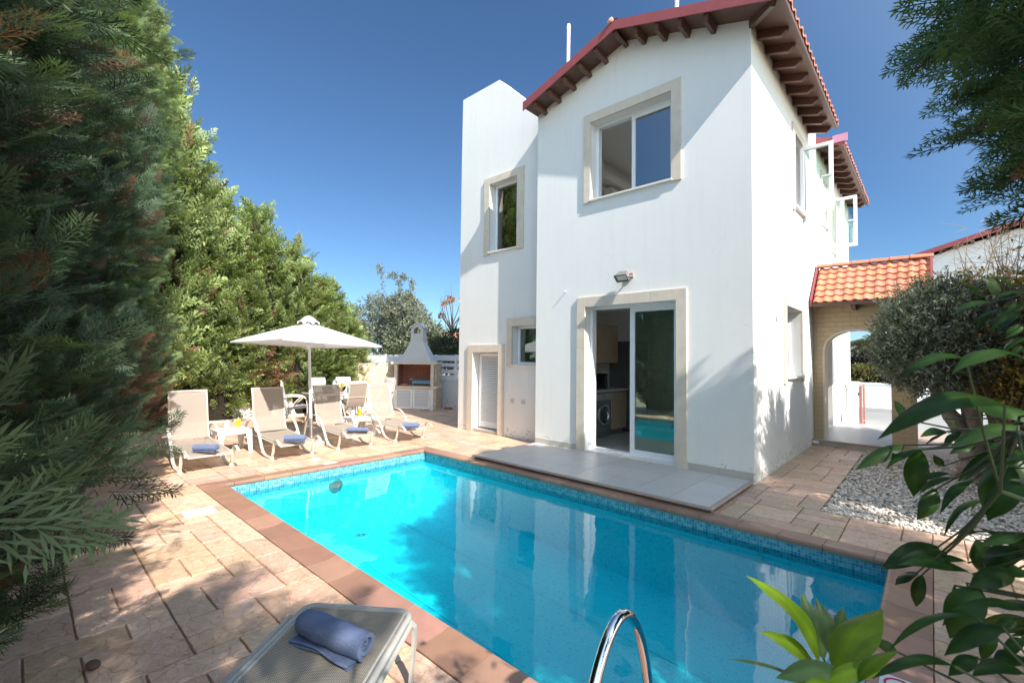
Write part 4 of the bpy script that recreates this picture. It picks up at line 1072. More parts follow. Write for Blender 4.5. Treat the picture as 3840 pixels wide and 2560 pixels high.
# side tables, cups, cans
def make_side_table():
    t = thing('side_table', 'x', 'side table'); h = .225
    mb = MB(); mb.box(-h, h, -h, h, .322, .345)
    for i in range(7): mb.box(-h + .03, h - .03, -h + .03 + i * .058, -h + .03 + i * .058 + .05, .345, .348)
    mb.build('top', M['plastic'], t, bevel=.008, local=True)
    mb = MB()
    for s in (-1, 1): mb.box(-h + .05, h - .05, s * (h - .012) - .008, s * (h - .012) + .008, .285, .321); mb.box(s * (h - .012) - .008, s * (h - .012) + .008, -h + .05, h - .05, .285, .321)
    mb.build('apron', M['plastic'], t, bevel=.004, local=True)
    for sx in (-1, 1):
        for sy in (-1, 1):
            a = V(sx * (h - .03), sy * (h - .03), .32); mb = MB()
            mb.add([(sx * h, sy * h, .322), (sx * (h - .085), sy * h, .322), (sx * (h - .085), sy * (h - .012), .322), (sx * (h - .012), sy * (h - .012), .322), (sx * (h - .012), sy * (h - .085), .322), (sx * h, sy * (h - .085), .322),
                    (sx * (h + .012), sy * (h + .012), 0), (sx * (h - .035), sy * (h + .012), 0), (sx * (h - .035), sy * h, 0), (sx * h, sy * h, 0), (sx * h, sy * (h - .035), 0), (sx * (h + .012), sy * (h - .035), 0)],
                   [(i, (i + 1) % 6, 6 + (i + 1) % 6, 6 + i) for i in range(6)] + [(0, 1, 2, 3, 4, 5), (6, 7, 8, 9, 10, 11)])
            mb.build('leg', M['plastic'], t, local=True)
    return t
st1 = make_side_table(); st1.location = (-2.98, -3.80, 0); st1['label'] = 'white plastic side table between the first and second loungers'; st1['group'] = 'white plastic side tables'
st2 = copy_tree(st1); st2.location = (-3.0, -1.64, 0); st2['label'] = 'white plastic side table holding a teal booklet, between the third and fourth loungers'
def make_can(lab, loc, rz_):
    t = thing('drink_can', lab, 'can', loc, rz_, 'yellow drink cans')
    mb = MB(); mb.lathe([(.024, 0), (.029, .006), (.031, .012), (.031, .128), (.027, .138)], (0, 0, 0), 20); bd = mb.build('can_body', M['yellow'], t, smooth=True, local=True)
    mb = MB(); mb.lathe([(.027, .138), (.0275, .142), (.024, .142), (.022, .139), (.001, .139)], (0, 0, 0), 20); mb.build('lid', M['alu'], t, smooth=True, local=True)
    cu = bpy.data.curves.new('lettering', 'FONT'); cu.body = 'KEO'; cu.size = .044; cu.extrude = .0004; cu.align_x = 'CENTER'; cu.align_y = 'CENTER'
    tmp = bpy.data.objects.new('tmp', cu); COL.objects.link(tmp); bpy.context.view_layer.update()
    me = bpy.data.meshes.new_from_object(tmp.evaluated_get(bpy.context.evaluated_depsgraph_get())); bpy.data.objects.remove(tmp)
    for v in me.vertices:     # letters run up the can, wrapped round it
        a = v.co.y / .0315; v.co = Vector((.0316 * math.cos(a) + 0, -.0316 * math.sin(a), .07 + v.co.x))
    me.materials.clear(); me.materials.append(M['text_dark']); o = bpy.data.objects.new('lettering', me); COL.objects.link(o); attach(o, bd, True)
    return t
make_can('yellow drink can on the side table by the leftmost lounger', (-3.09, -3.67, .348), -.1)
make_can('yellow drink can with dark lettering beside the teal booklet', (-3.06, -1.59, .348), -.62)
def cup(lab, loc):
    mb = MB(); mb.lathe([(.026, 0), (.030, .004), (.040, .105), (.042, .108), (.038, .106), (.027, .008), (.001, .008)], (0, 0, 0), 20)
    o = mb.build('drinking_cup', M['plastic'], None, smooth=True); o.location = loc; tag(o, lab, 'cup', 'white plastic cups')
cup('white plastic cup on the side table by the leftmost lounger', (-3.10, -3.83, .348)); cup('white plastic cup behind the teal booklet', (-3.12, -1.70, .348))
bk = thing('booklet', 'teal booklet lying on the side table near the house', 'booklet', (-2.93, -1.75, .348), .45)
mb = MB(); mb.box(-.075, .075, -.10, .10, 0, .004); mb.build('pages', M['white_paint'], bk, local=True)
mb = MB(); mb.box(-.078, .078, -.103, .103, .004, .006); mb.build('cover', M['teal'], bk, local=True)

# parasol
pa = thing('parasol', 'square white parasol with vented cap standing among the loungers', 'parasol', (-2.63, -2.70, 0))
cxp, cyp = -2.66, -2.79; ze, Rr, hp = 1.695, 1.20, .36; ph = .11
def tl(x, y): return .016 * (x - cxp) - .035 * (y - cyp)
cor = [(cxp + Rr * math.cos(PI / 4 + k * PI / 2 + ph), cyp + Rr * math.sin(PI / 4 + k * PI / 2 + ph)) for k in range(4)]
mb = MB(); ns = 12; r0 = .12
for k in range(4):
    A, B = V(*cor[k]), V(*cor[(k + 1) % 4]); C0 = V(cxp, cyp); vs = []
    for i in range(ns + 1):
        t = r0 / Rr + (1 - r0 / Rr) * i / ns
        for j in range(9):
            s = j / 8; e = A * (1 - s) + B * s; inw = .03 * math.sin(PI * s) * t
            p = C0 + (e - C0) * t * (1 - inw); sag = .045 * math.sin(PI * s) * t * (1.1 - t)
            vs.append((p[0], p[1], ze + hp * (1 - t) ** .95 + tl(*p) - sag))
    mb.add(vs, [(i * 9 + j, i * 9 + j + 1, (i + 1) * 9 + j + 1, (i + 1) * 9 + j) for i in range(ns) for j in range(8)])
    vs2 = [];                                   # small hem
    for j in range(9): q = vs[ns * 9 + j]; vs2 += [q, (q[0], q[1], q[2] - .022)]
    mb.add(vs2, [(2 * j, 2 * j + 1, 2 * j + 3, 2 * j + 2) for j in range(8)])
canopy = mb.build('canopy', M['canvas'], pa, smooth=True, angle=25)
mb = MB(); vs = []; nn = 48
for i in range(7):
    u = i / 6; r = .03 + .145 * u
    for j in range(nn):
        a = 2 * PI * j / nn; sc = (.5 + .5 * math.cos(8 * a)) ** 1.5
        z = 2.285 - .145 * u ** 1.5 + (.052 * (1 - sc) * u ** 4) - .0 * u; rr2 = r * (1 + .06 * math.cos(8 * a) * u)
        vs.append((cxp + rr2 * math.cos(a), cyp + rr2 * math.sin(a), z - .125))
mb.add(vs, [(i * nn + j, i * nn + (j + 1) % nn, (i + 1) * nn + (j + 1) % nn, (i + 1) * nn + j) for i in range(6) for j in range(nn)] + [tuple(range(nn))])
mb.build('vent_cap', M['canvas'], canopy, smooth=True, angle=60)
mb = MB(); mb.tube([(cxp + .01, cyp + .08, .44), (cxp, cyp, 2.08)], .0235, 14); mb.build('pole', M['white_paint'], pa, smooth=True)
mb = MB(); mb.tube([(cxp + .01, cyp + .10, .06), (cxp + .01, cyp + .08, .45)], .030, 14); mb.build('sleeve', M['alu'], pa, smooth=True)
mb = MB(); mb.lathe([(.03, 1.60), (.045, 1.61), (.045, 1.67), (.03, 1.68)], (cxp, cyp, 0), 14); mb.build('hub', M['white_paint'], pa, smooth=True)
for k in range(4):
    c = V(cor[k][0], cor[k][1], 0); t0 = V(cxp, cyp, ze + hp - .03); t1 = V(c[0], c[1], ze + tl(c[0], c[1]) - .012)
    t0 = t0 + (t1 - t0) * .05
    mb = MB(); mb.bar(t0, t1, .022, .018); rib = mb.build('rib', M['white_paint'], pa)
    mb = MB(); mb.bar((cxp + (c[0] - cxp) * .03, cyp + (c[1] - cyp) * .03, 1.635), t0 + (t1 - t0) * .48 - V(0, 0, .008), .018, .015); mb.build('strut', M['white_paint'], rib)
mb = MB(); mb.box(-.26, .26, -.26, .26, 0, .075); mb.box(-.07, .07, -.07, .07, .0755, .13, 1)
o = mb.build('base_slab', [M['concrete'], M['alu']], pa, bevel=.006); o.matrix_parent_inverse = wm(pa).inverted(); o.location = (cxp + .01, cyp + .10, 0); o.rotation_euler = (0, 0, .62)

# dining table and chairs
dt = thing('dining_table', 'round-cornered glass dining table with pale metal legs behind the loungers', 'table', (-5.05, -.95, 0))
tx, ty, hx, hy, tz = -5.05, -.95, .42, .72, .665
mb = MB(); mb.box(tx - hx, tx + hx, ty - hy, ty + hy, tz - .008, tz); top = mb.build('glass_top', glass_mat('table_glass', (.80, .88, .86), .10), dt, bevel=.003)
mb = MB()
for a, b_ in (((-1, -1), (1, -1)), ((1, -1), (1, 1)), ((1, 1), (-1, 1)), ((-1, 1), (-1, -1))): mb.bar((tx + a[0] * (hx + .008), ty + a[1] * (hy + .008), tz - .018), (tx + b_[0] * (hx + .008), ty + b_[1] * (hy + .008), tz - .018), .03, .036)
mb.build('rim', M['cream_metal'], dt, bevel=.006)
for sx in (-1, 1):
    for sy in (-1, 1):
        mb = MB(); mb.tube(smoothpath([(tx + sx * (hx - .02), ty + sy * (hy - .04), tz - .03), (tx + sx * (hx - .10), ty + sy * (hy - .16), .4), (tx + sx * (hx + .0), ty + sy * (hy - .05), .0)], 5), .016, 8); mb.build('leg', M['cream_metal'], dt, smooth=True)
def make_chair():
    """local: sitter faces +x, seat centre at the origin"""
    t = thing('dining_chair', 'x', 'chair'); hw = .205
    bp = smoothpath([(-.16, 0, .40), (-.215, 0, .52), (-.265, 0, .72), (-.30, 0, .90)], 4); spn = smoothpath([(.21, 0, .395), (.05, 0, .38), (-.13, 0, .385)], 4)
    for nm, P in (('seat', spn), ('backrest', bp)):
        mb = MB(); vs = []
        for p in P:
            for j in range(5): vs.append((p[0], -hw + 2 * hw * j / 4, p[2]))
        mb.add(vs, [(i * 5 + j, i * 5 + j + 1, (i + 1) * 5 + j + 1, (i + 1) * 5 + j) for i in range(len(P) - 1) for j in range(4)]); mb.build(nm, M['sling'], t, smooth='all', local=True)
    mb = MB()
    for s in (-1, 1): mb.tube([(p[0] - .004, s * hw, p[2]) for p in list(spn) + list(bp)], .012, 8)
    mb.tube([(bp[-1][0], -hw, bp[-1][2]), (bp[-1][0], hw, bp[-1][2])], .012, 8); mb.tube([(-.245, -hw, .60), (-.245, hw, .60)], .008, 6); mb.build('side_frame', M['cream_metal'], t, smooth=True, local=True)
    for s in (-1, 1):
        y = s * (hw + .028)
        mb = MB(); mb.tube(smoothpath([(-.235, y, .62), (-.10, y, .635), (.10, y, .62), (.20, y, .56), (.235, y, .40), (.25, y, .0)], 4), .0125, 8); mb.build('armrest_leg', M['cream_metal'], t, smooth=True, local=True)
        mb = MB(); mb.tube(smoothpath([(.12, y, .60), (-.02, y, .45), (-.14, y, .28), (-.30, y, .0)], 4), .0125, 8); mb.build('rear_leg', M['cream_metal'], t, smooth=True, local=True)
    mb = MB(); hw2 = .195
    def pad(P, nx_):
        vs = []; m = len(P)
        for i, p in enumerate(P):
            tg = P[min(i + 1, m - 1)] - P[max(i - 1, 0)]; n_ = nrm(np.cross(V(0, 1, 0), tg)) * nx_
            for j in range(6):
                y = -hw2 + 2 * hw2 * j / 5; e = (1 if 0 < j < 5 else .35) * (1 if 0 < i < m - 1 else .4); q = p + n_ * (.012 + .035 * e); vs.append((q[0], y, q[2]))
            for j in range(6): q = p + n_ * .006; vs.append((q[0], -hw2 + 2 * hw2 * j / 5, q[2]))
        fs = []
        for i in range(m - 1):
            for j in range(5): fs += [(i * 12 + j, i * 12 + j + 1, i * 12 + 13 + j, i * 12 + 12 + j), (i * 12 + 6 + j, i * 12 + 18 + j, i * 12 + 19 + j, i * 12 + 7 + j)]
            fs += [(i * 12, i * 12 + 12, i * 12 + 18, i * 12 + 6), (i * 12 + 5, i * 12 + 11, i * 12 + 23, i * 12 + 17)]
        for i in (0, m - 1):
            for j in range(5): fs.append((i * 12 + j, i * 12 + 6 + j, i * 12 + 7 + j, i * 12 + j + 1))
        mb.add(vs, fs)
    pad(np.array(list(spn)[::-1]), -1); pad(np.vstack([bp, [(-.312, 0, .955)]]), 1)
    mb.build('cushion', M['cushion'], t, smooth=True, angle=70, local=True)
    return t
ch = make_chair()
for i, (x, y, a, lab) in enumerate([(-5.02, -2.0, PI / 2 - .35, 'beige dining chair seen from the side at the hedge end of the table'), (-4.42, -1.04, PI, 'beige dining chair with its back to the pool, in front of the table'),
        (-5.72, -1.10, 0, 'dining chair with striped cushion facing the pool across the table, beside the parasol pole'), (-5.75, -.42, 0, 'dining chair with striped cushion on the far table side, nearer the barbecue'), (-5.12, .10, -PI / 2 + .12, 'dining chair with striped cushion at the barbecue end of the table')]):
    o = ch if i == 0 else copy_tree(ch); o.location = (x, y, 0); o.rotation_euler = (0, 0, a); o['label'] = lab; o['group'] = 'chairs round the dining table'
bt = thing('water_bottle', 'clear water bottle with blue cap on the dining table', 'bottle', (-5.3, -1.02, tz))
mb = MB(); mb.lathe([(.034, 0), (.038, .01), (.038, .16), (.03, .20), (.015, .235), (.013, .25)], (-5.3, -1.02, tz + .001), 16); mb.build('bottle', pbr('milky_bottle', (.70, .78, .80), .15, var=.03), bt, smooth=True)
mb = MB(); mb.lathe([(.016, .25), (.016, .275)], (-5.3, -1.02, tz), 12); mb.build('cap', M['cap_blue'], bt)
for x, y, lab in ((-5.27, -1.27, 'tumbler of orange juice on the dining table, left of the bottle'), (-5.16, -1.25, 'carafe of orange juice on the dining table, nearer the pool')):
    t = thing('juice_glass', lab, 'glass', (x, y, tz), 0, 'orange juice on the table'); h = .13 if 'tumbler' in lab else .19
    mb = MB(); mb.lathe([(.03, .004), (.036, h * .8), (.001, h * .8)], (x, y, tz), 14); mb.build('juice', M['juice'], t, smooth=True)
    mb = MB(); mb.lathe([(.033, 0), (.041, h), (.039, h), (.032, .003)], (x, y, tz + .001), 14); mb.build('glass', M['glass_clear'], t, smooth=True)
fb = thing('fruit_bowl', 'glass bowl of oranges and lemons on the dining table', 'bowl', (-4.98, -1.0, tz))
mb = MB(); mb.lathe([(.03, 0), (.05, .015), (.09, .07), (.115, .13), (.111, .13), (.086, .072), (.046, .02), (.001, .012)], (-4.98, -1.0, tz + .001), 18); mb.build('bowl', M['glass_clear'], fb, smooth=True)
for i, (x, y, z, l) in enumerate([(-.04, -.03, .06, 0), (.04, -.03, .065, 0), (0, .045, .065, 0), (-.06, .03, .125, 1), (.055, .01, .13, 0), (0, -.05, .135, 1), (-.01, .03, .175, 0), (.05, .06, .12, 0)]):
    mb = MB(); mb.ball((-4.98 + x, -1.0 + y, tz + z), .037, 12, 8); mb.build('lemon' if l else 'orange', M['lemon' if l else 'orange'], fb, smooth=True)
fv = thing('flower_vase', 'glass vase of small white flowers on the dining table', 'vase', (-5.02, -.80, tz))
mb = MB(); mb.lathe([(.03, 0), (.035, .06), (.028, .12), (.034, .14)], (-5.02, -.80, tz + .001), 14); mb.build('vase', M['glass_clear'], fv, smooth=True)
mb = MB()
for i in range(26):
    a, r, z = rnd.uniform(0, 6.28), rnd.uniform(0, .085), rnd.uniform(.19, .27); mb.ball((-5.02 + r * math.cos(a), -.80 + r * math.sin(a), tz + z), rnd.uniform(.010, .017), 6, 4)
mb.build('blossoms', M['flower'], fv)
mb = MB()
for i in range(40):
    a, r, z = rnd.uniform(0, 6.28), rnd.uniform(.02, .09), rnd.uniform(.12, .23); p = V(-5.02 + r * math.cos(a), -.80 + r * math.sin(a), tz + z); q = p + V(rnd.uniform(-.03, .03), rnd.uniform(-.03, .03), .03); s = V(rnd.uniform(-1, 1), rnd.uniform(-1, 1), 0) * .008
    mb.quad(p, (p + q) / 2 + s, q, (p + q) / 2 - s, 0, (.12, .2, .05))
mb.build('greenery', M['bush_leaf'], fv)
for i, (x, y) in enumerate([(-4.86, -.78), (-4.80, -.92), (-5.32, -.85), (-4.85, -1.25)]):
    mb = MB(); mb.lathe([(.028, 0), (.034, .10), (.032, .10), (.026, .006), (.001, .006)], (0, 0, 0), 12); o = mb.build('tumbler', M['glass_clear'], None, smooth=True); o.location = (x, y, tz + .001); tag(o, 'empty clear tumbler on the dining table', 'glass', 'empty tumblers on the dining table')
for i, (x, y, l) in enumerate([(-4.80, -1.12, 'white plate on the dining table near the front chair'), (-5.22, -1.40, 'white plate on the dining table near the parasol pole')]):
    mb = MB(); mb.lathe([(.06, 0), (.10, .012), (.098, .014), (.058, .004), (.001, .004)], (0, 0, 0), 20); o = mb.build('plate', M['plastic'], None, smooth=True); o.location = (x, y, tz + .002); tag(o, l, 'plate', 'white plates')

# barbecue in the corner
bq = thing('barbecue', 'white masonry barbecue with chimney hood, brick firebox and louvred doors', 'barbecue', (-6.21, 1.15, 0), math.atan2(.593, .805))
L = dict(local=True)           # local x along the front, y into the depth
mb = MB(); mb.box(0, 1.19, .045, .60, 0, .60, 0); mb.box(1.10, 1.19, .0, .042, 0, .60, 0); mb.box(0, .08, 0, .042, 0, .60, 0); mb.build('base', M['plaster'], bq, **L)
mb = MB(); mb.box(1.193, 1.26, .02, .62, 0, .60, 0); mb.box(1.193, 1.25, .10, .60, .672, 1.28, 0); mb.build('stone_side', M['rubble'], bq, **L)
for x0 in (.085, .595):
    mb = MB(); w = .50; mb.box(x0, x0 + .05, .0, .04, .03, .585); mb.box(x0 + w - .05, x0 + w, .0, .04, .03, .585); mb.box(x0 + .05, x0 + w - .05, .0, .04, .03, .09); mb.box(x0 + .05, x0 + w - .05, .0, .04, .535, .585)
    dd = mb.build('louvred_door', M['plastic'], bq, bevel=.003, **L)
    mb = MB(); louvre(mb, (0, .018, 0), (1, 0, 0), (0, -1, 0), x0 + .05, x0 + w - .05, .095, .53, 11); mb.box(x0 + .04, x0 + w - .04, .041, .0445, .05, .56, 1); mb.build('louvre', [M['plastic'], pbr('louvre_gap_shadow', (.22, .22, .23), .8)], dd, **L)
    mb = MB(); hx_ = x0 + .02 if x0 < .3 else x0 + w - .02; mb.tube([(hx_, -.002, .26), (hx_, -.02, .27), (hx_, -.02, .36), (hx_, -.002, .37)], .005, 6); mb.build('handle', M['alu'], dd, **L)
mb = MB(); n = 6; xs = np.linspace(-.16, 1.30, n + 1)
for i in range(n): mb.box(xs[i] + .0015, xs[i + 1] - .0015, -.035, .64, .602, .668)
mb.build('counter', M['stone_trim'], bq, bevel=.006, **L)
mb = MB(); mb.box(.13, 1.08, .45, .49, .67, 1.28); mb.box(.09, .128, .02, .49, .67, 1.28); mb.box(1.082, 1.11, .02, .49, .67, 1.28); mb.build('firebox', M['brick_red'], bq, **L)
for a, c in ((.04, .13), (1.10, 1.19)):
    mb = MB(); zz = np.linspace(.669, 1.28, 4)
    for i in range(3): mb.box(a, c, -.01, .10, zz[i] + .001, zz[i + 1] - .001)
    mb.build('pillar', M['stone_trim'], bq, bevel=.004, **L)
mb = MB(); xs = np.linspace(-.05, 1.27, 5)
for i in range(4): mb.box(xs[i] + .0015, xs[i + 1] - .0015, -.04, .62, 1.282, 1.352)
mb.build('lintel_slab', M['stone_trim'], bq, bevel=.005, **L)
hood_m = pbr('hood_render', (.60, .60, .60), .85, var=.05, bump=.2)
mb = MB()
secs = [(1.353, .17, 1.11, .0, .58), (1.94, .46, .82, .14, .46), (2.16, .46, .82, .14, .46)]
for (za, a0, a1, b0, b1), (zb, c0, c1, e0, e1) in zip(secs[:-1], secs[1:]):
    mb.add([(a0, b0, za), (a1, b0, za), (a1, b1, za), (a0, b1, za), (c0, e0, zb), (c1, e0, zb), (c1, e1, zb), (c0, e1, zb)], [(0, 1, 5, 4), (1, 2, 6, 5), (2, 3, 7, 6), (3, 0, 4, 7)])
mb.build('hood', hood_m, bq, **L)
mb = MB(); N = 12; c0, c1, e0, e1 = .46, .82, .14, .46; xm = .64; ra = .10
xs = np.linspace(xm - ra, xm + ra, N + 1); zc = [2.24 + ra * 1.0 * math.sqrt(max(0, 1 - ((x - xm) / ra) ** 2)) for x in xs]
for y in (e0, e1):
    mb.quad((c0, y, 2.16), (xm - ra, y, 2.16), (xm - ra, y, 2.34), (c0, y, 2.34)); mb.quad((xm + ra, y, 2.16), (c1, y, 2.16), (c1, y, 2.34), (xm + ra, y, 2.34))
    for i in range(N):
        zr = lambda x: 2.47 - abs(x - xm) * .62
        mb.quad((xs[i], y, zc[i]), (xs[i + 1], y, zc[i + 1]), (xs[i + 1], y, zr(xs[i + 1])), (xs[i], y, zr(xs[i])))
    mb.quad((c0 - .035, y, 2.31), (xm - ra, y, 2.33), (xm - ra, y, 2.408), (c0 - .035, y, 2.34)); mb.quad((c1 + .035, y, 2.31), (xm + ra, y, 2.33), (xm + ra, y, 2.408), (c1 + .035, y, 2.34))
for i in range(N): mb.quad((xs[i], e0, zc[i]), (xs[i + 1], e0, zc[i + 1]), (xs[i + 1], e1, zc[i + 1]), (xs[i], e1, zc[i]))
mb.quad((xm - ra, e0, 2.16), (xm - ra, e1, 2.16), (xm - ra, e1, 2.24), (xm - ra, e0, 2.24)); mb.quad((xm + ra, e0, 2.16), (xm + ra, e1, 2.16), (xm + ra, e1, 2.24), (xm + ra, e0, 2.24))
for x, s in ((c0, -1), (c1, 1)):
    mb.quad((x, e0, 2.16), (x, e1, 2.16), (x, e1, 2.32), (x, e0, 2.32)); mb.quad((x + s * .035, e0 - .03, 2.31), (x + s * .035, e1 + .03, 2.31), (x, e1, 2.30), (x, e0, 2.30))
    mb.prism([(x + s * .04, e0 - .03, 2.305), (xm, e0 - .03, 2.455), (xm, e0 - .03, 2.49), (x + s * .045, e0 - .03, 2.345)], (0, e1 - e0 + .06, 0))
mb.build('chimney_cap', hood_m, bq, **L)
# side counter and rubble splashback to the left
mb = MB(); mb.box(-6.62, -6.20, .02, 1.10, 0, .66); mb.build('side_counter', M['plaster'], bq)
mb = MB(); mb.box(-6.64, -6.14, -.02, 1.02, .662, .72); mb.build('side_worktop', M['sill'], bq, bevel=.006)
mb = MB(); mb.box(-6.66, -6.60, .2, 1.5, .722, 1.27); mb.box(-6.67, -6.59, .19, 1.5, 1.272, 1.30, 1); mb.build('splashback', [M['rubble'], M['stone_trim']], bq)
gl = thing('charcoal_grill', 'worn blue charcoal grill tray with spit rod inside the barbecue', 'grill', (-5.6, 1.75, .669), math.atan2(.593, .805))
mb = MB(); mb.box(-.28, .28, -.11, .11, .07, .155)
for sx in (-1, 1):
    for sy in (-1, 1): mb.box(sx * .27 - .012, sx * .27 + .012, sy * .10 - .012, sy * .10 + .012, 0, .07)
mb.build('tray', M['blue_paint'], gl, **L)
mb = MB(); mb.tube([(-.38, 0, .185), (.42, 0, .175)], .006, 6)
for i in range(7): mb.bar((-.2 + i * .06, -.09, .165), (-.2 + i * .06, .09, .165), .006, .006)
mb.build('spit_rod', M['alu'], gl, **L)
mb = MB(); mb.tube([(-.40, 0, .185), (-.30, 0, .185)], .012, 6); mb.tube([(.36, 0, .175), (.44, 0, .175)], .012, 6); mb.build('handle', M['wood_light'], gl, **L)
mb = MB(); mb.box(.27, .29, -.03, .03, .155, .28); mb.build('spit_post', M['steel'], gl, **L)
def brick(lab, c, a, k=1):
    mb = MB(); mb.box(-.11, .11, -.055, .055, 0, .06); o = mb.build('loose_brick', pbr('red_clay', (.38, .15, .09), .9, var=.2, bump=.4), None, bevel=.004); o.location = c; o.rotation_euler = (0, 0, a); tag(o, lab, 'brick', 'loose bricks')
brick('red brick lying inside the barbecue firebox', (-6.0, 1.42, .67), .7); brick('red brick on the ground beside the barbecue base', (-5.16, 2.33, .0), .15)

# boundary walls and white slatted fence
mb = MB(); mb.box(-12, -2.3, 2.60, 2.75, -.03, .80); mb.box(-12, -2.3, 2.585, 2.765, .80, .83)
tag(mb.build('boundary_wall', M['plaster']), 'low white boundary wall behind the barbecue, below the slatted fence', 'wall')
mb = MB(); mb.box(-6.85, -6.70, -7.5, 2.58, -.03, .78); tag(mb.build('hedge_wall', M['plaster']), 'low pale wall at the foot of the sunlit hedge, left of the barbecue', 'wall')
def slat_fence(a, c, lab):
    a, c = V(*a), V(*c); t = thing('slatted_fence', lab, 'fence', a); d = c - a; Ln = np.linalg.norm(d); u = d / Ln; n_ = max(1, round(Ln / .95))
    for i in range(n_ + 1):
        p = a + u * (Ln * i / n_); mb = MB(); mb.obox(p + V(0, 0, .37), u * .035, np.cross(u, Z) * .035, V(0, 0, .37)); mb.build('post', M['white_paint'], t, bevel=.004)
    mb = MB()
    for z in (.06, .24, .43, .64): mb.bar(a + V(0, 0, z), c + V(0, 0, z), .02, .105 if z < .6 else .17)
    o = mb.build('slats', M['white_paint'], t, bevel=.003)
slat_fence((-11.9, 2.67, .83), (-2.4, 2.67, .83), 'white slatted fence on the wall behind the barbecue')
slat_fence((-6.77, 0.15, .78), (-6.77, 2.5, .78), 'white slatted fence left of the rubble splashback, half hidden by the hedge')
mb = MB(); mb.box(-6.56, -6.46, -7, .0, -.03, .05)
struct(mb.build('bed_kerb', M['concrete'], bevel=.01))
mb = MB(); mb.quad((-6.7, -7.5, -.006), (-6.56, -7.5, -.006), (-6.56, .0, -.006), (-6.7, .0, -.006)); struct(mb.build('hedge_bed', M['soil']))

# pool ladder, covers, depth plates
lad = thing('grab_rail', 'polished steel grab rail curving from the deck into the pool', 'handrail', (4.2, -4.82, 0))
pth = smoothpath([(4.2, -4.83, .0), (4.2, -4.815, .2), (4.2, -4.755, .40), (4.2, -4.665, .525), (4.2, -4.57, .565), (4.2, -4.475, .505), (4.2, -4.40, .36), (4.2, -4.35, .15), (4.2, -4.325, -.1), (4.2, -4.32, -.5), (4.2, -4.32, -.9)], 8)
mb = MB(); mb.tube(pth, .0205, 16); mb.build('rail', M['chrome'], lad, smooth=True)
mb = MB(); mb.lathe([(.021, .03), (.03, .028), (.045, .012), (.048, 0)], (4.2, -4.83, .002), 20); mb.build('anchor_collar', M['chrome'], lad, smooth=True)
mb = MB()
for z in (-.35, -.62): mb.box(4.2, 4.6, -4.36, -4.28, z, z + .03)
mb.build('tread', M['chrome'], lad, bevel=.005)
# signs let into the coping
def plate(lab, c, a, w, h, body, mat, size):
    t = thing('depth_marker', lab, 'sign', c, a)
    mb = MB(); mb.box(-w / 2, w / 2, -h / 2, h / 2, 0, .004); p = mb.build('plate', M['plastic'], t, bevel=.0015, local=True)
    cu = bpy.data.curves.new('lettering', 'FONT'); cu.body = body; cu.size = size; cu.extrude = .0004; cu.align_x = 'CENTER'; cu.align_y = 'CENTER'
    tmp = bpy.data.objects.new('tmp', cu); COL.objects.link(tmp); bpy.context.view_layer.update()
    me = bpy.data.meshes.new_from_object(tmp.evaluated_get(bpy.context.evaluated_depsgraph_get())); bpy.data.objects.remove(tmp)
    me.materials.clear(); me.materials.append(mat); o = bpy.data.objects.new('lettering', me); COL.objects.link(o); attach(o, p, True); o.location = (0, 0, .0046)
sg = thing('warning_plate', 'white warning plate with red ring on the right-hand coping, behind leaves', 'sign', (4.915, -3.30, .009))
mb = MB(); mb.box(-.095, .095, -.075, .075, 0, .004); pp = mb.build('plate', M['plastic'], sg, bevel=.0015, local=True)
mb = MB(); mb.tube([(.052 * math.cos(a), .052 * math.sin(a), .0045) for a in np.linspace(0, 2 * PI, 33)[:-1]], .005, 6, closed=True); mb.bar((-.036, -.036, .005), (.036, .036, .005), .009, .002); mb.build('red_ring', M['text_red'], pp, local=True)
plate('small white depth plate with grey lettering on the far left coping', (-1.125, -3.10, .0085), PI / 2, .19, .075, '1.50 m', M['text_grey'], .05)
for c, a, lab in (((-.095, -4.87, .003), .0, 'white square skimmer cover in the paving at the near left pool corner'), ((-1.51, -3.13, .003), .0, 'small white cover set in the paving in front of the second lounger')):
    s = .125 if c[0] > -1 else .075
    mb = MB(); mb.box(-s * .9, s * .9, -s, s, -.01, .002); mb.box(-s * .9 + .012, s * .9 - .012, -s + .012, s - .012, .0025, .005); o = mb.build('skimmer_cover', M['plastic'], None, bevel=.002); o.location = c; tag(o, lab, 'cover', 'white skimmer covers')

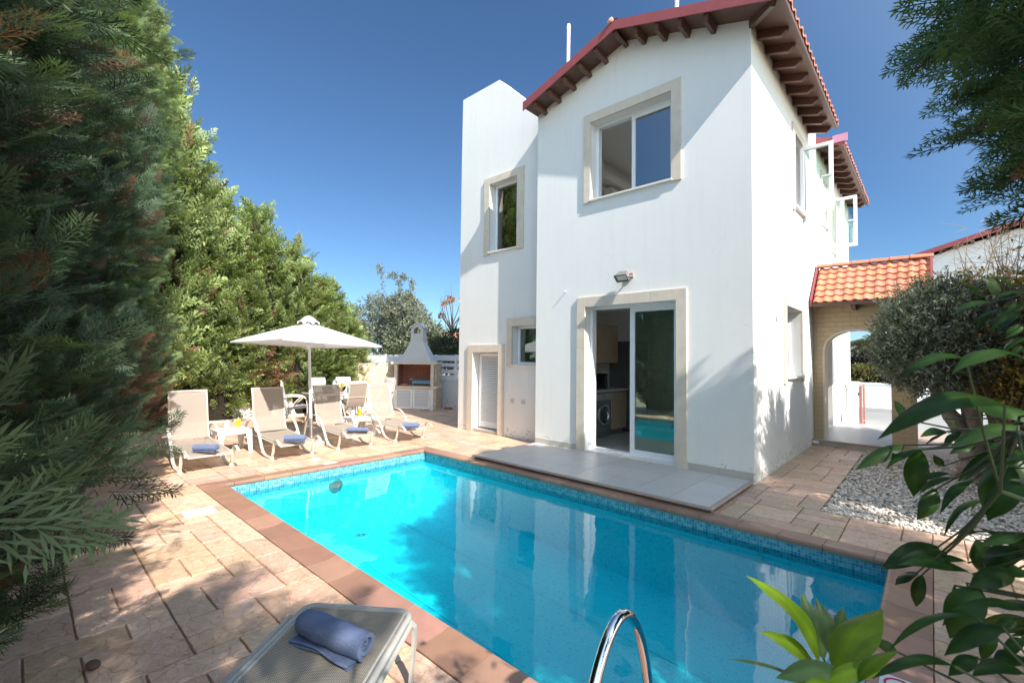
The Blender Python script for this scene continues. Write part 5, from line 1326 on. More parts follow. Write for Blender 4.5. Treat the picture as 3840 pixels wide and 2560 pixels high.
# ------------------------------------------------------------------ plants
def leaflets_template(n, sub, taper=.7, L=1.0, tw=.42, droop=.12, seed=1, lw=.030):
    """one flat feathery spray along +x (unit length): rhombic leaflets -> verts, quads, tip weight"""
    r = random.Random(seed); vs = []; qs = []; ws = []
    def leaf(p, d, ln, w, wt):
        p = np.array(p, float); d = nrm(d); s = nrm(np.cross(d, (0, 0, 1.0))) * w
        up = V(0, 0, r.uniform(-.3, .3)) * w
        b = len(vs); vs.extend([p, p + d * ln * .45 + s + up, p + d * ln, p + d * ln * .45 - s - up]); qs.append((b, b + 1, b + 2, b + 3)); ws.extend([max(0, wt - .15), wt, min(1, wt + .2), wt])
    ax = lambda t: V(t * L, .02 * math.sin(5 * t + seed), -droop * t * t)
    for i in range(n):
        t0 = i / n; leaf(ax(t0), ax(t0 + .12) - ax(t0), 1.5 / n, lw * .7, t0)
    for i in range(n):
        t = .06 + .9 * i / n; s = 1 if i % 2 else -1; ang = math.radians(52 - 22 * t + r.uniform(-6, 6)); ln = tw * (1 - t) ** taper + .07
        ln *= r.uniform(.85, 1.1) * min(1, .55 + t * 3)
        d = V(math.cos(ang), s * math.sin(ang), r.uniform(-.12, .12)); p = ax(t)
        leaf(p, d, ln, lw * (.8 if sub else 1.2), t + .25 * ln)
        for k in range(sub):
            u = (k + .7) / (sub + .4); s2 = 1 if k % 2 else -1; a2 = math.radians(30 + r.uniform(-8, 8)) * s2
            d2 = V(d[0] * math.cos(a2) - d[1] * math.sin(a2), d[0] * math.sin(a2) + d[1] * math.cos(a2), d[2] + r.uniform(-.1, .1))
            leaf(p + d * ln * u * .9, d2, (.15 + .05 * r.random()) * (1.15 - .55 * u) * (.6 + tw), lw * .62, min(1, t + u * .4))
    return np.array(vs), np.array(qs), np.array(ws)
def instance(tmpl, pos, dirs, ups, sc, base, tip):
    """place S copies of a template; returns verts, quads, colours"""
    T, Q, Wt = tmpl; S = len(pos)
    x = dirs / np.linalg.norm(dirs, axis=1)[:, None]; y = np.cross(ups, x); y /= np.linalg.norm(y, axis=1)[:, None] + 1e-9; z = np.cross(x, y)
    Bm = np.stack([x, y, z], 1)                      # S,3,3
    P = np.einsum('vk,skj->svj', T, Bm) * sc[:, None, None] + pos[:, None, :]
    q = (Q[None] + (np.arange(S) * len(T))[:, None, None]).reshape(-1, 4)
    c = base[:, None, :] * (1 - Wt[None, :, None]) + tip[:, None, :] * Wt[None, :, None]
    return P.reshape(-1, 3), q, c.reshape(-1, 3)
T_NEAR = leaflets_template(18, 5, seed=3, lw=.0165)
T_MID = leaflets_template(13, 3, seed=5, lw=.024)
T_FAR = leaflets_template(9, 1, seed=8, lw=.048)

def cypress_mesh(H, R, prof, nb, nsp, tmpl, size, seed, dark, light, patches=(), z0=.05, elev=(18, 50), core=.55, hang=0.0, dead=1.0, outr=(.74, 1.14, 1.22)):
    """crown of a conifer grown from nb limbs with nsp sprays each, plus limb tubes and dead inner mass"""
    g = np.random.default_rng(seed); pos = []; dr = []; up = []; sc = []; cb = []; ct = []; limbs = MB()
    k = 0
    while k < nb:
        h = g.random() ** .9 * .98; r = R * prof(h)
        if g.random() > (r / R + .12): continue
        k += 1
        a = g.uniform(0, 2 * PI); e = math.radians(g.uniform(*elev)) * (1 if h < .85 else 1.5); out = r * g.uniform(*outr[:2])
        if g.random() < .06: out *= outr[2]
        o = V(0, 0, max(z0, h * H - out * math.tan(min(e, 1.1)) * .8)); d = V(math.cos(a) * math.cos(e), math.sin(a) * math.cos(e), math.sin(e)); Ln = out / max(.3, math.cos(e))
        tip = o + d * Ln
        if tip[2] < z0: continue
        if k % 3 == 0: limbs.tube([o + d * Ln * .15, o + d * Ln * .55 + V(0, 0, .02), o + d * Ln * .93], [.016, .010, .004], 4, cap=False)
        tone = g.uniform(.75, 1.25); br = 0.0
        for (pa, pz, pr, ps) in patches:
            q = 1 - (((math.remainder(a - pa, 2 * PI)) / pr) ** 2 + ((tip[2] - pz) / ps) ** 2)
            if q > 0: br = max(br, min(1, q * 1.6) * (1 if g.random() < .8 else 0))
        for i in range(nsp):
            t = 1 - .62 * (i / nsp) ** 1.15; j = g.normal(0, 1, 3)
            w = (1.06 - t) * .55 + .05
            p = o + d * Ln * t * .97 + j * Ln * .10 * w * 2.2 + V(0, 0, -hang * g.random() * .2)
            dd = nrm(d * 1.0 + g.normal(0, .42, 3) + V(0, 0, .10 - hang))
            pos.append(p); dr.append(dd); sd = np.cross(dd, (0, 0, 1)); n_ = nrm(V(0, 0, 1) * g.uniform(.2, 1) + sd * g.uniform(-1, 1) + d * g.uniform(-.4, .8)); up.append(n_)
            sc.append(size * g.uniform(.65, 1.25)); q = g.uniform(.8, 1.2) * tone
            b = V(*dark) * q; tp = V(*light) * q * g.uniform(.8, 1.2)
            if g.random() < .035 or (br > 0 and g.random() < br): b = V(.13, .065, .045) * dead * g.uniform(.6, 1.3); tp = V(.20, .11, .075) * dead * g.uniform(.6, 1.25)
            cb.append(b); ct.append(tp)
    v, q, c = instance(tmpl, np.array(pos), np.array(dr), np.array(up), np.array(sc), np.array(cb), np.array(ct))
    # dead inner mass
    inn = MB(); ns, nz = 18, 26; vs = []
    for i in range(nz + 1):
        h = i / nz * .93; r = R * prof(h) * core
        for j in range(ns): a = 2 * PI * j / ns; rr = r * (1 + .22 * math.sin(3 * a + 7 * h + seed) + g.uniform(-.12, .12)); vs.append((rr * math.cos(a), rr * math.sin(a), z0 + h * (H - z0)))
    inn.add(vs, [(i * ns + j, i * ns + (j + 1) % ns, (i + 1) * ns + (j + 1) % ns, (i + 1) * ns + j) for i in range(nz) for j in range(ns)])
    return v, q, c, limbs, inn
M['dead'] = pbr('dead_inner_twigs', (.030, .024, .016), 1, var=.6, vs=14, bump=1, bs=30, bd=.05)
def make_cypress(name, label, loc, data, H, rt=.09, group=None, z0=0.0):
    v, q, c, limbs, inn = data
    t = thing(name, label, 'tree', loc, 0, group)
    mb = MB(); mb.tube([(0, 0, -.02), (.01, .01, H * .3), (-.01, .0, H * .65), (0, 0, H * .95)], [rt, rt * .8, rt * .45, rt * .12], 8); tr = mb.build('trunk', M['bark'], t, smooth=True, local=True)
    fastmesh('crown', v, q, c, M['cypress'], t)
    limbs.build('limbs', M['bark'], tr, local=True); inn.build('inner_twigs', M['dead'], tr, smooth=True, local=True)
    return t
hedge_prof = lambda h: (.62 + 1.6 * h if h < .18 else .93) * (1 if h < .62 else max(.05, 1 - ((h - .62) / .40) ** 1.7))
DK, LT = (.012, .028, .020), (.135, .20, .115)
PATCH_N = [(1.2, .9, .9, 1.15), (.5, .8, .5, .9)]
near1 = cypress_mesh(7.8, 1.0, lambda h: (.62 + 2.6 * h if h < .12 else .93) * (1 if h < .70 else max(.05, 1 - ((h - .70) / .32) ** 1.7)), 430, 15, T_NEAR, .215, 21, DK, (.22, .30, .125), PATCH_N)  # lighter tip colour paints sunlight onto the tall cypress
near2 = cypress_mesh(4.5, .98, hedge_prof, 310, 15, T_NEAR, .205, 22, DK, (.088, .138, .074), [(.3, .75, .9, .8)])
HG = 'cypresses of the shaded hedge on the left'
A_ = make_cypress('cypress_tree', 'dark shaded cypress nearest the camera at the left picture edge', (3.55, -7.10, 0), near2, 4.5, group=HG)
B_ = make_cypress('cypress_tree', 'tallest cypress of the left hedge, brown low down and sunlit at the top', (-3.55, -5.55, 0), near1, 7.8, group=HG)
def again(src, loc, rz_, s, label):
    o = copy_tree(src); o.location = loc; o.rotation_euler = (0, 0, rz_); o.scale = (s[0], s[0], s[1]); o['label'] = label; return o
again(A_, (2.15, -6.78, 0), 2.2, (1.0, .98), 'dark shaded cypress second from the camera in the left hedge')
again(A_, (.75, -6.48, 0), 4.1, (1.0, 1.0), 'dark shaded cypress third from the camera in the left hedge')
again(A_, (-.70, -6.17, 0), 1.1, (1.02, 1.10), 'dark shaded cypress fourth from the camera in the left hedge')
again(B_, (-2.15, -5.86, 0), .15, (.98, .80), 'dark cypress just before the tallest one in the left hedge')
# sunlit hedge along the far boundary
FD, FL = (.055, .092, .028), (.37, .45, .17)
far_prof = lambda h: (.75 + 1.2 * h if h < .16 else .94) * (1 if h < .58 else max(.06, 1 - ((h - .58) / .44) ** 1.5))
far1 = cypress_mesh(5.0, 1.0, far_prof, 380, 12, T_FAR, .30, 31, FD, FL, [(.35, 1.15, .85, .75)], elev=(22, 58), dead=2.0)  # dead factor lightens the brown sprays, painting sunlight into their colour
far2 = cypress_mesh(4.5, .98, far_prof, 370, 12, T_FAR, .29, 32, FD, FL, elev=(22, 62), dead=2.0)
FG = 'sunlit cypresses of the far hedge'
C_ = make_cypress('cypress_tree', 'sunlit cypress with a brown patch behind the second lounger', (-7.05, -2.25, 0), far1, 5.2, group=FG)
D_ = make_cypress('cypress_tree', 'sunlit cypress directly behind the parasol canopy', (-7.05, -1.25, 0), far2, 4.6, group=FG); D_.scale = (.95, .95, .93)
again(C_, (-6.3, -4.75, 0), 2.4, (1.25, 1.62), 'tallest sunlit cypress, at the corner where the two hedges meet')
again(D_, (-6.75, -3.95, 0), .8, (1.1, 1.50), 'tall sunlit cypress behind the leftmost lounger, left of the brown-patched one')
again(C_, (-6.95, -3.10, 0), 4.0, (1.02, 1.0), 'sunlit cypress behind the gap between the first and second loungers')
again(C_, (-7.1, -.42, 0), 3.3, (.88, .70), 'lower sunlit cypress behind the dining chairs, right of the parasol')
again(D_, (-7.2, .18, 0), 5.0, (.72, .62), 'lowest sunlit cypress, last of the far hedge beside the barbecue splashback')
# big cypresses on the right, out over the gravel
RD, RL = (.028, .065, .030), (.075, .145, .055)
right_prof = lambda h: max(.02, (h - .325) * 11) if h < .40 else (.80 + (h - .40) * 1.1 if h < .58 else max(.05, 1 - ((h - .58) / .43) ** 1.5))
rt1 = cypress_mesh(6.3, 1.75, right_prof, 620, 14, T_MID, .28, 41, RD, RL, z0=2.1, elev=(2, 30), core=.30, hang=.12, outr=(.80, 1.03, 1.04))
rt2 = cypress_mesh(6.2, 1.0, lambda h: (.30 + 2.2 * h if h < .34 else 1.05) * (1 if h < .55 else max(.05, 1 - ((h - .55) / .46) ** 1.5)), 150, 11, T_MID, .36, 42, RD, RL, z0=1.0, elev=(5, 38), core=.25)
rt4 = cypress_mesh(6.3, 1.0, lambda h: (.30 + 2.2 * h if h < .34 else 1.05) * (1 if h < .55 else max(.05, 1 - ((h - .55) / .46) ** 1.5)), 95, 11, T_MID, .34, 44, RD, RL, z0=1.0, elev=(5, 38), core=.22)
rt3 = cypress_mesh(4.7, .95, far_prof, 200, 12, T_FAR, .34, 43, RD, RL)
RG = 'cypresses along the right boundary'
E_ = make_cypress('cypress_tree', 'large dark cypress overhanging the upper right corner of the picture', (6.74, -2.25, 0), rt1, 6.3, .13, RG)
F_ = make_cypress('cypress_tree', 'dark cypress right of the pool, just outside the picture', (7.5, -3.95, 0), rt2, 6.2, .10, RG)
make_cypress('cypress_tree', 'thin dark cypress right of the camera, outside the picture', (7.9, -6.75, 0), rt4, 6.3, .10, RG)
G_ = make_cypress('cypress_tree', 'bushy cypress right of the pebble bed, outside the picture, beside the overhanging one', (7.5, .25, 0), rt3, 4.7, .10, RG)
again(G_, (7.5, 1.55, 0), 2.0, (1.0, .98), 'bushy cypress right of the olive tree, outside the picture')
again(G_, (7.5, 2.9, 0), 4.0, (1.0, 1.02), 'bushy cypress right of the archway, outside the picture')
again(G_, (7.5, 4.3, 0), 5.2, (1.0, 1.03), 'last bushy cypress of the right boundary, beyond the archway and outside the picture')

# leaf clouds: rhombic leaves scattered along twigs
def leaf_cloud(P, D, size, aspect, g, cols, curl=.25):
    S = len(P); D = D / (np.linalg.norm(D, axis=1)[:, None] + 1e-9); rv = g.normal(0, 1, (S, 3)); s = np.cross(D, rv); s /= np.linalg.norm(s, axis=1)[:, None] + 1e-9
    ln = size * g.uniform(.65, 1.25, S)[:, None]; w = ln * aspect * .5; n_ = np.cross(s, D)
    a = P; b = P + D * ln * .45 + s * w + n_ * ln * curl * .15; c = P + D * ln - n_ * ln * curl * .2; d = P + D * ln * .45 - s * w + n_ * ln * curl * .15
    v = np.stack([a, b, c, d], 1).reshape(-1, 3); q = np.arange(4 * S).reshape(-1, 4)
    return v, q, np.repeat(cols, 4, 0)
def mixcol(g, n, a, b, j=.2):
    t = g.random(n)[:, None]; return (V(*a) * (1 - t) + V(*b) * t) * g.uniform(1 - j, 1 + j, (n, 1))
def bush(name, label, cat, base, blobs, twigs_per, leaves_per, size, aspect, ca, cb, seed, mat, group=None, stems=3, barkm='twig', trunk=None, arching=0, shell=.35):
    """blobs: (centre, radii) ellipsoids filled with leafy twigs"""
    g = np.random.default_rng(seed); t = thing(name, label, cat, base, 0, group); P = []; D = []; wood = MB(); base = V(*base)
    for (c, r), nt in zip(blobs, twigs_per):
        c, r = V(*c), V(*r)
        for i in range(nt):
            d = nrm(g.normal(0, 1, 3)); rad = g.uniform(shell, 1.0) ** .5; o = c + d * r * rad * .82; out = nrm(d * .8 + g.normal(0, .5, 3) + V(0, 0, .35)); L_ = g.uniform(.10, .24) * (r.mean() + .35)
            if i % 6 == 0: wood.tube([o - out * .04, o + out * L_], [.0045, .002], 3, cap=False)
            for k in range(leaves_per):
                u = (k + 1) / leaves_per; P.append(o + out * L_ * u + g.normal(0, .012, 3)); D.append(nrm(out * .7 + g.normal(0, .75, 3)))
    for k in range(arching):
        a = g.uniform(0, 2 * PI); c, r = blobs[k % len(blobs)]; c, r = V(*c), V(*r); p0 = c + V(0, 0, r[2] * .5); pts = smoothpath([p0, p0 + V(math.cos(a) * .2, math.sin(a) * .2, r[2] * .55 + .25), p0 + V(math.cos(a) * .55, math.sin(a) * .5, r[2] * .75 + .4), p0 + V(math.cos(a) * .9, math.sin(a) * .8, r[2] * .6 + .35)], 5)
        wood.tube(pts, np.linspace(.010, .003, len(pts)), 4, cap=False)
        for i_ in range(len(pts) - 1):
            for _ in range(16): P.append(pts[i_] + (pts[i_ + 1] - pts[i_]) * g.random() + g.normal(0, .055, 3)); D.append(g.normal(0, 1, 3) + V(0, 0, .3))
    P, D = np.array(P), np.array(D); v, q, cc = leaf_cloud(P - base, D, size, aspect, g, mixcol(g, len(P), ca, cb))
    fastmesh('crown', v, q, cc, mat, t)
    stem = MB()
    if trunk: trunk(stem)
    else:
        for i in range(stems):
            c, r = blobs[i % len(blobs)]; c = V(*c); b = base + V(g.uniform(-.1, .1), g.uniform(-.1, .1), -.02); m = (b + c) / 2 + V(g.uniform(-.12, .12), g.uniform(-.12, .12), 0)
            stem.tube(smoothpath([b, m, c, c + V(g.uniform(-.2, .2), g.uniform(-.2, .2), r[2] * .7)], 4), np.linspace(.045, .008, 13), 6)
    tr = stem.build('trunk', M[barkm], t, smooth=True)
    if wood.n: wood.build('twigs', M['twig'], tr)
    return t
# olive tree on the gravel
def olive_trunk(mb):
    B = V(5.40, 2.25, -.02)
    for pts, rr in (([(0, 0, 0), (.02, 0, .18), (-.02, .02, .42), (-.14, 0, .75), (-.30, -.06, 1.10), (-.36, -.08, 1.45)], [.20, .135, .10, .085, .07, .03]),
                    ([(.02, .02, 0), (.05, .04, .3), (.03, .05, .7), (.02, .02, 1.15), (.05, 0, 1.6)], [.17, .12, .095, .085, .03]),
                    ([(.1, .04, 0), (.16, .06, .25), (.26, .10, .5), (.24, .1, .85), (.15, .1, 1.25), (.12, .1, 1.6)], [.15, .12, .10, .085, .07, .03]),
                    ([(-.05, .08, .45), (-.02, .12, .8), (-.10, .1, 1.2)], [.06, .055, .04])):
        P = smoothpath([B + V(*p) for p in pts], 5); n = len(P); r = np.interp(np.linspace(0, 1, n), np.linspace(0, 1, len(rr)), rr)
        r = r * (1 + .12 * np.sin(np.arange(n) * 1.7) + .05 * np.sin(np.arange(n) * 4.1)); mb.tube(P, r, 10)
bush('olive_tree', 'clipped grey-green olive tree with thick twisted trunks on the pebbles', 'tree', (5.40, 2.25, 0), [((5.19, 2.25, 1.92), (.80, .78, .74)), ((5.02, 2.2, 1.62), (.66, .66, .60)), ((5.42, 2.3, 1.75), (.58, .6, .62)), ((5.2, 2.25, 1.75), (.5, .5, .5))], [1900, 1150, 900, 200], 14, .058, .28, (.045, .066, .036), (.23, .27, .185), 51, M['olive_leaf'], trunk=olive_trunk, barkm='olive_bark', shell=.62)
# yellowing shrub with bare shoots
def yel():
    g = np.random.default_rng(61); t = thing('yellowing_shrub', 'tall shrub with yellow autumn leaves and bare shoots beside the olive tree', 'shrub', (5.80, 2.35, 0)); P = []; D = []; wood = MB()
    for i in range(120):
        a = g.uniform(0, 2 * PI); r = g.uniform(.1, .85); o = V(5.80 + g.uniform(-.12, .12), 2.35 + g.uniform(-.12, .12), g.uniform(.2, 1.2)); top = V(5.80 + r * math.cos(a) * .75, 2.35 + r * math.sin(a) * .7, g.uniform(1.3, 2.75) if i % 5 else g.uniform(2.7, 3.35))
        pts = smoothpath([o, (o + top) / 2 + g.normal(0, .12, 3) + V(0, 0, .15), top], 6); wood.tube(pts, np.linspace(.009, .0022, len(pts)), 4, cap=False)
        for p in pts[5:]:
            for _ in range(3):
                q = p + g.normal(0, .12, 3); wood.tube([p, (p + q) / 2 + g.normal(0, .02, 3), q], [.003, .0025, .0015], 3, cap=False)
                if p[2] < 2.55:
                    for _ in range(5): P.append(q + g.normal(0, .055, 3)); D.append(g.normal(0, 1, 3))
    P, D = np.array(P), np.array(D); v, q, c = leaf_cloud(P - V(5.80, 2.35, 0), D, .062, .55, g, mixcol(g, len(P), (.17, .15, .035), (.48, .33, .06), .3)); fastmesh('crown', v, q, c, M['bush_leaf'], t)
    wood.build('branches', M['twig'], t)
yel()
# dense green shrub below it, at the right
bush('round_shrub', 'small dark green shrub low at the right behind the citrus leaves', 'shrub', (5.95, 4.6, 0), [((5.95, 4.6, .95), (.5, .5, .45)), ((6.3, 4.4, .8), (.5, .5, .5))], [220, 200], 9, .06, .5, (.035, .06, .03), (.11, .13, .06), 62, M['bush_leaf'])
# trees and bushes beyond the back fence
BG = 'bushes beyond the back fence'
bush('grey_green_bush', 'tall loose grey-green bush beyond the fence, left of the barbecue chimney', 'bush', (-10.6, 4.6, 0), [((-11.6, 4.8, 2.6), (1.4, 1.0, 1.5)), ((-10.4, 4.6, 2.2), (1.3, 1.0, 1.6)), ((-11.0, 4.6, 3.35), (1.1, .8, .85)), ((-12.7, 4.8, 2.6), (1.5, 1.0, 1.9)), ((-13.9, 5.0, 3.2), (1.2, .9, 1.3))], [640, 640, 380, 560, 380], 11, .12, .34, (.10, .125, .085), (.24, .25, .16), 71, M['olive_leaf'], BG, stems=4, arching=4)
bush('grey_green_bush', 'rounded grey-green bush beyond the fence, right behind the barbecue chimney', 'bush', (-8.6, 4.0, 0), [((-9.2, 4.2, 1.9), (1.05, .9, 1.2)), ((-8.2, 3.9, 1.8), (.9, .8, 1.05)), ((-9.9, 4.0, 1.5), (.9, .8, 1.1))], [700, 560, 480], 11, .11, .38, (.10, .12, .065), (.26, .26, .14), 72, M['olive_leaf'], BG, arching=3)
bush('dark_shrub', 'dark leafy shrub hanging over the slatted fence, left of the hood', 'shrub', (-8.0, 3.0, 0), [((-8.6, 3.0, 1.35), (.75, .35, .55)), ((-7.6, 3.0, 1.3), (.75, .35, .5)), ((-9.4, 3.1, 1.2), (.6, .35, .55))], [230, 230, 160], 9, .075, .5, (.030, .05, .028), (.13, .15, .08), 73, M['bush_leaf'], BG)
bush('dark_shrub', 'dark leafy shrub above the fence, right of the barbecue hood', 'shrub', (-6.2, 3.3, 0), [((-6.6, 3.3, 1.6), (.75, .5, .62)), ((-5.6, 3.3, 1.5), (.8, .5, .6)), ((-6.0, 3.4, 2.0), (.6, .4, .5))], [300, 300, 160], 10, .075, .5, (.028, .05, .030), (.11, .14, .075), 74, M['bush_leaf'], BG)
# bare tree with orange seed clusters
def bead():
    g = np.random.default_rng(75); base = V(-10.6, 7.0, 0); t = thing('bare_tree', 'bare tree with hanging orange seed clusters left of the house', 'tree', base); w = MB(); tips = []
    w.tube([base, base + V(-.1, 0, 1.5), base + V(-.05, 0, 2.9)], [.10, .085, .07], 7)
    for i in range(15):
        a = g.uniform(0, 2 * PI); o = base + V(-.05, 0, g.uniform(2.4, 2.95)); top = o + V(math.cos(a) * g.uniform(.3, 1.0), math.sin(a) * .5, g.uniform(.6, 1.7)); pts = smoothpath([o, (o + top) / 2 + V(math.cos(a) * .12, 0, -.05), top], 5); w.tube(pts, np.linspace(.032, .007, len(pts)), 5)
        for _ in range(2): q = top + V(g.uniform(-.2, .2), 0, g.uniform(.2, .55)); w.tube([top, q], [.007, .003], 4)
        if i % 2 == 0: tips.append(pts[-2])
    tr = w.build('trunk', M['bark'], t)
    P = []; D = []
    for p in tips + [base + V(.45, .2, 3.0), base + V(.7, 0, 3.6), base + V(.75, .1, 3.2), base + V(.9, .1, 3.9)]:
        for _ in range(60): d = nrm(g.normal(0, 1, 3)); P.append(p + d * .05 + V(0, 0, -.05)); D.append(d)
    P, D = np.array(P), np.array(D); v, q, c = leaf_cloud(P - base, D, .15, .30, g, mixcol(g, len(P), (.42, .20, .07), (.62, .34, .15))); fastmesh('seed_clusters', v, q, c, M['bush_leaf'], t)
bead()
sp = cypress_mesh(4.2, .38, lambda h: .9 * (1 - h) ** .6 + .05, 120, 8, T_FAR, .26, 77, (.045, .065, .025), (.12, .13, .05), elev=(35, 65))
make_cypress('slim_cypress', 'slim dark cypress by the bare orange-seeded tree, at the house corner', (-9.55, 7.2, 0), sp, 4.2, .06)
# far house with red roof beyond the fence
rh = thing('distant_house', 'low white house with red tiled roof beyond the fence, right of the hood', 'house', (-12.3, 8.6, 0))
mb = MB(); mb.box(-16, -10.0, 8.2, 11, -.03, 2.22); mb.build('walls', M['plaster'], rh)
mb = MB(); tiles(mb, (-16.2, 8.0, 2.20), (1, 0, 0), nrm((0, 1, .32)), nrm((0, -.32, 1)), 26, 7, .25, .3); mb.build('roof', M['tile'], rh, smooth=True, angle=50)
# clipped hedge on top of the street wall, palm and round shrub behind
g = np.random.default_rng(81)
def clip_hedge(name, label, x0, x1, y0, y1, z0, z1, n, ca, cb, seed):
    g = np.random.default_rng(seed); t = thing(name, label, 'hedge', ((x0 + x1) / 2, (y0 + y1) / 2, z0)); P = np.stack([g.uniform(x0, x1, n), y0 + (y1 - y0) * g.random(n) ** 2.2, z1 - (z1 - z0) * g.random(n) ** 1.5 + g.normal(0, .04, n)], 1); D = g.normal(0, 1, (n, 3)) + V(0, -.4, .4)
    v, q, c = leaf_cloud(P - V((x0 + x1) / 2, (y0 + y1) / 2, z0), D, .13, .5, g, mixcol(g, n, ca, cb)); fastmesh('foliage', v, q, c, M['bush_leaf'], t)
    mb = MB(); mb.box(x0 + .1, x1 - .1, y0 + .25, y1, z0 - .6, z1 - .15); mb.build('inner_twigs', M['dead'], t)
clip_hedge('clipped_hedge', 'clipped yellow-green hedge on top of the street wall, seen through the archway', -3, 14, 14.7, 15.8, .7, 1.33, 15000, (.09, .10, .03), (.25, .22, .08), 82)
clip_hedge('dark_hedge', 'dark purple-grey hedge behind the clipped one, seen through the archway', -2, 12, 17.0, 18, .8, 1.85, 7000, (.05, .04, .04), (.13, .10, .08), 83)
mb = MB(); mb.box(-2, 14, 24, 30, -.03, 2.6); tag(mb.build('street_building', pbr('pale_lilac_wall', (.58, .58, .62), .9, var=.05)), 'plain pale building across the street, glimpsed under the arch', 'building')
def palm():
    g = np.random.default_rng(84); base = V(3.45, 19.5, 0); t = thing('palm_tree', 'palm with yellowish drooping fronds across the street, under the arch', 'palm', base); mb = MB(); mb.tube([base, base + V(0, 0, 2.2)], [.16, .13], 8); mb.build('trunk', M['bark'], t)
    P = []; D = []
    for i in range(26):
        a = g.uniform(0, 2 * PI); e = g.uniform(-.1, 1.1); L_ = 1.5
        for u in np.linspace(.1, 1, 16):
            p = base + V(0, 0, 2.2) + V(math.cos(a) * math.cos(e) * L_ * u, math.sin(a) * math.cos(e) * L_ * u, math.sin(e) * L_ * u - .9 * u * u)
            for s in (-1, 1, -1, 1): P.append(p + g.normal(0, .02, 3)); D.append(V(math.cos(a) * .5 - s * math.sin(a), math.sin(a) * .5 + s * math.cos(a), -.5) + g.normal(0, .2, 3))
    P, D = np.array(P), np.array(D); v, q, c = leaf_cloud(P - base, D, .42, .10, g, mixcol(g, len(P), (.20, .19, .05), (.45, .36, .12))); fastmesh('fronds', v, q, c, M['bush_leaf'], t)
palm()
bush('clipped_ball_tree', 'dark round clipped tree across the street, left of the olive crown', 'tree', (4.25, 17.5, 0), [((4.25, 17.5, 2.15), (.5, .5, .5))], [260], 8, .1, .45, (.03, .045, .025), (.09, .11, .06), 85, M['bush_leaf'])

